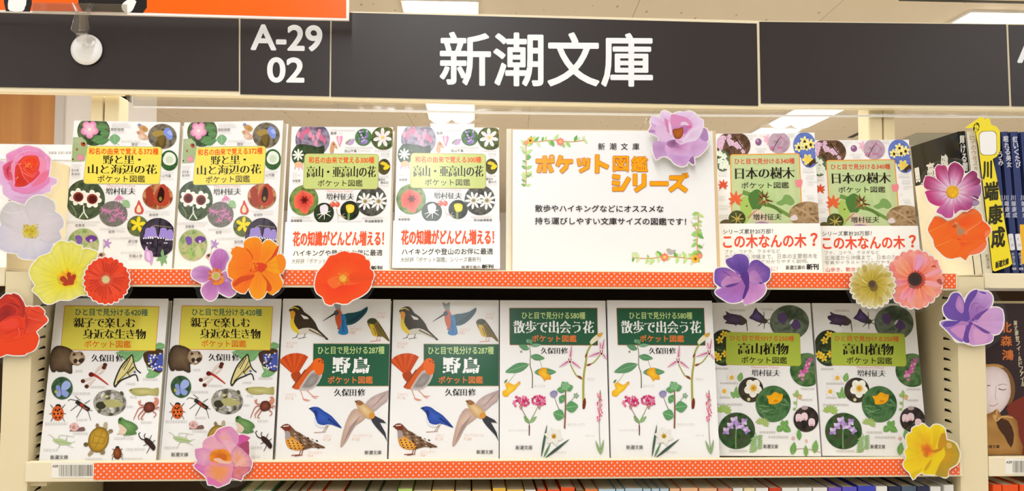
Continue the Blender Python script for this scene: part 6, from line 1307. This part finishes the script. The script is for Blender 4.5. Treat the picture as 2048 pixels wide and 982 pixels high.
def a_white(a, w, h, d):
    a.TV('ヒゲのウヰスキー', 1943, 270, 352, 8.5, '#b58a90', 0.0, 11); a.TV('新潮文庫', 1973.5, 508, 538, 6.5, '#8d8578', 0.0, 3)
spine_book(1965.5, .054, .0108, .1505, .100, .100, 'white spined book reading ヒゲのウヰスキー beside the yellow divider', '#efe9dc', '#f1ecdf', a_white)
def navy(x, w, label, title, ty0, ty1, tx, ax, phi, num=None, extra=None):
    def f(a, w_, h, d):
        a.m = (lambda m0: (lambda x_, y_, l: m0(x_, y_, l)))(a.m)
        if title: a.TV(title, tx, ty0, ty1, 9.5, '#d9d9e6', 0.02, (ty1-ty0)*.125)
        a.TV('川端康成', ax, 390, 436, 9, '#c9cbe0', 0.015, 5)
        a.RR(pr(ax+4.5,468,ax+14.5,467,ax+19,500,ax+9,501), 3, '#ecebf2'); a.SM(ax+9,476,ax+13,5,'#a9a9b9'); a.SM(ax+11,488,ax+16,5,'#a9a9b9')
        a.TV('新潮文庫', ax+14, 505, 531, 6, '#c9cbe0', 0.0, 3)
        if num: a.T(num, ax+12.5, 535, ax+21, 540, '#d9d9e6', 0.02)
        if extra: extra(a)
    spine_book(x, .056, w, .1505, .102, phi, label, '#353d68', '#3b4574', f, 'navy paperbacks by one author')
navy(2008, .0072, 'navy paperback partly hidden by the yellow divider, title ending うみ', 'うみ', 302, 332, 1998.5, 1999, .070)
navy(2025, .0078, 'navy paperback titled 眠れる美女 beside the yellow divider and its navy neighbour', '眠れる美女', 272, 335, 2011, 2011, .062, '400')
navy(2042, .0088, 'navy paperback titled 虹いくたび next to the one with a yellow band', '虹いくたび', 272, 336, 2029, 2025, .058, '438')
navy(2062, .0090, 'navy paperback with yellow band cut off by the photo edge', None, 0, 0, 0, 2045, .055, None, lambda a: a.F(pr(2039,449,2075,449,2085,528,2042,528), '#f0b93a'))
# yellow index divider
c = at(1988, 543, .0455)
t = empty('index_divider', c, label='yellow author divider card reading 川端康成 between white and navy spines', cat='divider')
def my(x, y, l): p = at(x, y, .0455)-c; return (p.x, -0.0001-l, p.z)
oy = pr(1929,256,1948,243,1961.5,233.7,1967,235,1970.5,239,1975,235.6,1980,238,1982,249,1993,253,2000,263,2000.5,300,1994,313,1985.5,318,1993,352,2000,390,2012,458,2024.5,527,2020,532,1990,543,1986,541,1978,470,1969,390,1962,330,1957,290,1950,256)
s = MB(); P = [my(x, y, 0) for x, y in oy][::-1]
s.prism([(p[0], 0, p[2]) for p in P], [(p[0], .0006, p[2]) for p in P]); s.build('divider_card', mat('yellow_card', '#f4e02c', 0.35, 0.4), t)
a = Art(my)
a.E(1952.5,255,6,10,'#2a2618',0.25); a.T('か',1949,248,1957,263,'#f4e02c',.04)
a.RR(pr(1957,263,1993,261,1994,310,1960,311),11,'#5a5638'); a.RR(pr(1957.8,263.8,1992.2,262,1993.2,309.2,1960.8,310.2),11,'#f7f6f4')
for ch, x, y, w_, h_ in (('川',1974.5,341,17,34),('端',1982.5,384,27,36),('康',1990.5,430,27,38),('成',1996,476,26,40)): a.T(ch, x-w_/2, y-h_/2, x+w_/2, y+h_/2, '#33301a', .03, 0, -0.12)
a.T('新潮文庫', 1991, 524, 2017, 537, '#33301a', .03, 0, -0.32)
a.build('print', M_BAND, t)

# book with a painted face on the lower shelf of the next bookcase
c = at(2022, 914, .012)
fx0, fx1 = at(1958, 800, .012).x-c.x, at(2095, 800, .012).x-c.x
t = empty('paperback', (c.x, .012, zq0-0.0009), label='dark paperback showing a pale masked face, on the shelf past the side panel', cat='book')
c2 = Vector(t.location)
def mf(x, y, l): p = at(1950+x/2.571, 600+y/2.571, .012)-c2; return (p.x, -0.0002-l, max(0.0004, min(.1475, p.z)))
s = MB(); s.box(fx0+.001, fx1-.001, .0006, .014, .0008, .1472); s.build('page_block', M_PAGE, t)
a = Art(mf); 
for y0, y1 in ((0,.0005),(.0142,.0147)): a.solid([(fx0,y0,0),(fx1,y0,0),(fx1,y0,.148),(fx0,y0,.148),(fx0,y1,0),(fx1,y1,0),(fx1,y1,.148),(fx0,y1,.148)], [[0,1,2,3],[5,4,7,6],[4,0,3,7],[1,5,6,2],[3,2,6,7],[4,5,1,0]], '#3a2c2e')
a.F(pr(160,560,200,520,240,500,300,480,330,700,300,800,230,800,200,640),'#7a3226',2)
a.F(pr(20,345,70,330,140,335,185,380,205,440,200,500,170,540,60,560),'#7a5630',2); a.F(pr(20,360,60,332,120,330,150,350,90,345),'#b98a4a',2)
a.G(pr(10,380,60,345,120,345,165,380,182,440,180,500,150,555,110,590,60,590,20,560),(90,460),[(0,'#ecdede'),(.8,'#e2d2d2'),(1,'#c9b5b2')],2,.04)
a.S(pr(120,455,140,462,160,458),5,3,'#4a3a36'); a.S(pr(118,440,140,432,165,436),4,2,'#9a8580'); a.S(pr(62,440,80,440),5,3,'#4a3a36'); a.S(pr(108,440,104,500,112,515),4,4,'#cbb2ae'); a.S(pr(72,540,95,545,120,530),6,3,'#c98f8c')
a.G(pr(40,600,90,575,115,560,135,595,170,590,215,620,225,700,240,800,20,800,20,640),(120,690),[(0,'#a3763c'),(.6,'#b98a4e'),(1,'#8d6230')],2,.15); a.F(pr(110,610,170,620,200,690,185,760,150,700,120,660),'#4a2f20',2); a.S(pr(95,590,110,620,140,600,195,605),12,6,'#cfa468'); a.S(pr(115,560,105,610),9,6,'#cfa468')
for ch, x, y in (('北',158,140),('森',160,210),('鴻',168,282)): a.T(ch, x-28, y-26, x+28, y+26, '#c9713a', .03)
a.TV('蓮丈那智フィールドファイル', 205, 105, 445, 18, '#cfc3a0', 0.01, 42, 0.02); a.T('新潮文庫', 50, 745, 125, 762, '#3a2c20', .01)
a.build('cover', M_COVER, t)

# ------------------------------------------------------------------ beside the first guide
x0, x1 = at(20, 420, 0.002).x, at(137, 420, 0.125).x
xm = (x0+x1)/2
t = empty('bookend', (x1, .0055, ZU-0.001), label='cream steel bookend behind the pink and white flower cutouts', cat='bookend')
s = MB(); zh = at(137, 336, .125).z-ZU+0.001
pf = [(0,0),(.123,0),(.123,zh),(.118,zh+.002),(0.004,zh+.002),(0,zh-.002)]
s.prism([(-.0012, y, z) for y, z in pf][::-1], [(0, y, z) for y, z in pf][::-1]); s.build('upright_plate', M_CREAM, t)
s = MB(); s.box(-.055, -.0012, .001, .10, 0.0002, 0.0014); s.build('foot_plate', M_CREAM, t)
s = MB(); s.box(-.0002, .0022, .120, .1245, 0.001, zh+.001); s.build('edge_strip', mat('olive_edge', '#6e6238', 0.6), t)
c = at(60, 316, .150)
t = empty('shelf_card', (c.x, .150, ZU-0.001), label='white card strip with tiny print standing behind the pink rose cutout', cat='card')
s = MB(); a0, a1 = at(-140, 286, .150), at(150, 317, .150)
s.box(a0.x-c.x, a1.x-c.x, 0, .0008, 0.0, a0.z-t.location.z); s.build('card_sheet', M_WHITE, t)
s = MB(); b0, b1 = at(-140, 314, .149), at(150, 320, .149); s.box(a0.x-c.x, a1.x-c.x, -.0016, -.0002, b1.z-t.location.z, b0.z-t.location.z); s.build('card_ledge', M_WHITE, t)
a = Art(lambda x, y, l: (lambda p: (p.x, -0.0002-l, p.z))(at(x, y, .150)-Vector(t.location)))
a.SM(98, 303.5, 114, 5, '#b5aaa6'); a.SM(117, 303.5, 129, 5, '#b5aaa6'); a.SM(132, 303.5, 148, 5, '#b5aaa6'); a.build('print', M_BAND, t)

# ------------------------------------------------------------------ the row of spines under the lower shelf
ROW = [(480,507,'g',0),(508.5,542,'g',1),(546,570,'k',-3),(571,596,'k',-2),(597,613,'p',-1),(614.5,645,'o',0),(646.5,688,'r',0),(690,730,'s',-2),(732,758,'s',-3),(760,794,'s',-3),(796,825,'l',3),(826.5,862,'c',-1),(863.5,909,'y',0),(910.5,942,'c',-1),(944,983,'y',-1),(985,1012,'y',3),(1013.5,1048,'y',0),(1049.5,1072,'w',-1),(1074.5,1093,'r',0),(1095,1120,'r',0),(1121.5,1150,'r',4),(1151.5,1169,'k',-1),(1170,1196,'o',0),(1196.8,1231,'b',0),(1232,1249,'b',0),(1250,1285,'b',1),(1286,1302,'b',0),(1303,1319,'b',0),(1320,1338,'b',0),(1339.5,1360,'e',0),(1361.5,1396,'e',1),(1398,1434,'e',0),(1436,1464,'a',-1),(1466,1486,'w',0),(1488,1510,'c',0),(1511.5,1537,'w',0),(1538.5,1562,'d',0),(1564,1596,'w',0),(1597.5,1624,'w',0),(1626,1655,'w',0),(1656.5,1683,'v',0),(1684.5,1714,'i',1),(1716,1751,'u',3),(1752,1775,'w',2),(1776.5,1802,'n',2),(1803.5,1833,'t',2),(1834,1859,'n',2),(1860.5,1882,'w',1),(1888,1908,'w',4)]
CN = dict(g=('mint green','#8fcf9a'),k=('brown','#7a5a3a'),p=('tan','#c08a55'),o=('orange','#ef7a35'),r=('red orange','#f2571c'),s=('grey green','#9fae8d'),l=('light green','#b5d96a'),c=('cream','#f0dfb0'),y=('yellow','#f2bd3f'),w=('white','#efece6'),b=('pale blue','#b5cfe0'),e=('peach','#f4b98d'),a=('salmon','#e58a6a'),d=('red','#d9401f'),v=('purple','#7a5ac0'),i=('blue violet','#5f58c6'),u=('royal blue','#4048c0'),n=('navy','#2c3050'),t=('slate blue','#55657a'))
ORD = ['first','second','third','fourth','fifth','sixth','seventh','eighth','ninth','tenth','eleventh','twelfth']
cnt = {}; BM = {k: mat('spine_'+v[0].replace(' ', '_'), v[1], 0.35, 0.4) for k, v in CN.items()}
tot = {}
for q in ROW: tot[q[2]] = tot.get(q[2], 0)+1
def row_book(xa, xb, key, dz, zbase, label, group, y0=0.004, depth=.105):
    a, b = at(xa, 978, y0), at(xb, 978, y0)
    w = b.x-a.x; h = .1505+dz*.00045
    r = empty('paperback', (a.x, y0, zbase), label=label, cat='book', group=group)
    s = MB()
    s.box(.0002, w-.0002, 0, .0006, 0, h); s.box(.0002, .0007, .0006, depth, 0, h); s.box(w-.0007, w-.0002, .0006, depth, 0, h); s.build('cover', BM[key], r, .0003)
    p = MB(); p.box(.0008, w-.0008, .0008, depth-.002, .001, h-.0012); p.build('page_block', M_PAGE, r)
for xa, xb, key, dz in ROW:
    i = cnt.get(key, 0); cnt[key] = i+1
    lab = ('only %s paperback in the row of spines under the lower shelf' % CN[key][0]) if tot[key] == 1 else ('%s paperback, %s %s one along the row of spines under the lower shelf' % (CN[key][0], ORD[i], CN[key][0]))
    row_book(xa+.2, xb-.2, key, dz, ZB-0.0004, lab, 'paperbacks in the row under the lower display shelf')
for i, (xa, xb) in enumerate(((1986,2003.5),(2005,2036.5),(2040,2068))):
    row_book(xa, xb, 'r', 0, zs-0.0004, ('narrow orange paperback touching the post below the masked face book','wide orange paperback in the middle of three below the masked face book','orange paperback cut by the photo edge below the masked face book')[i], 'orange paperbacks below the masked face book')
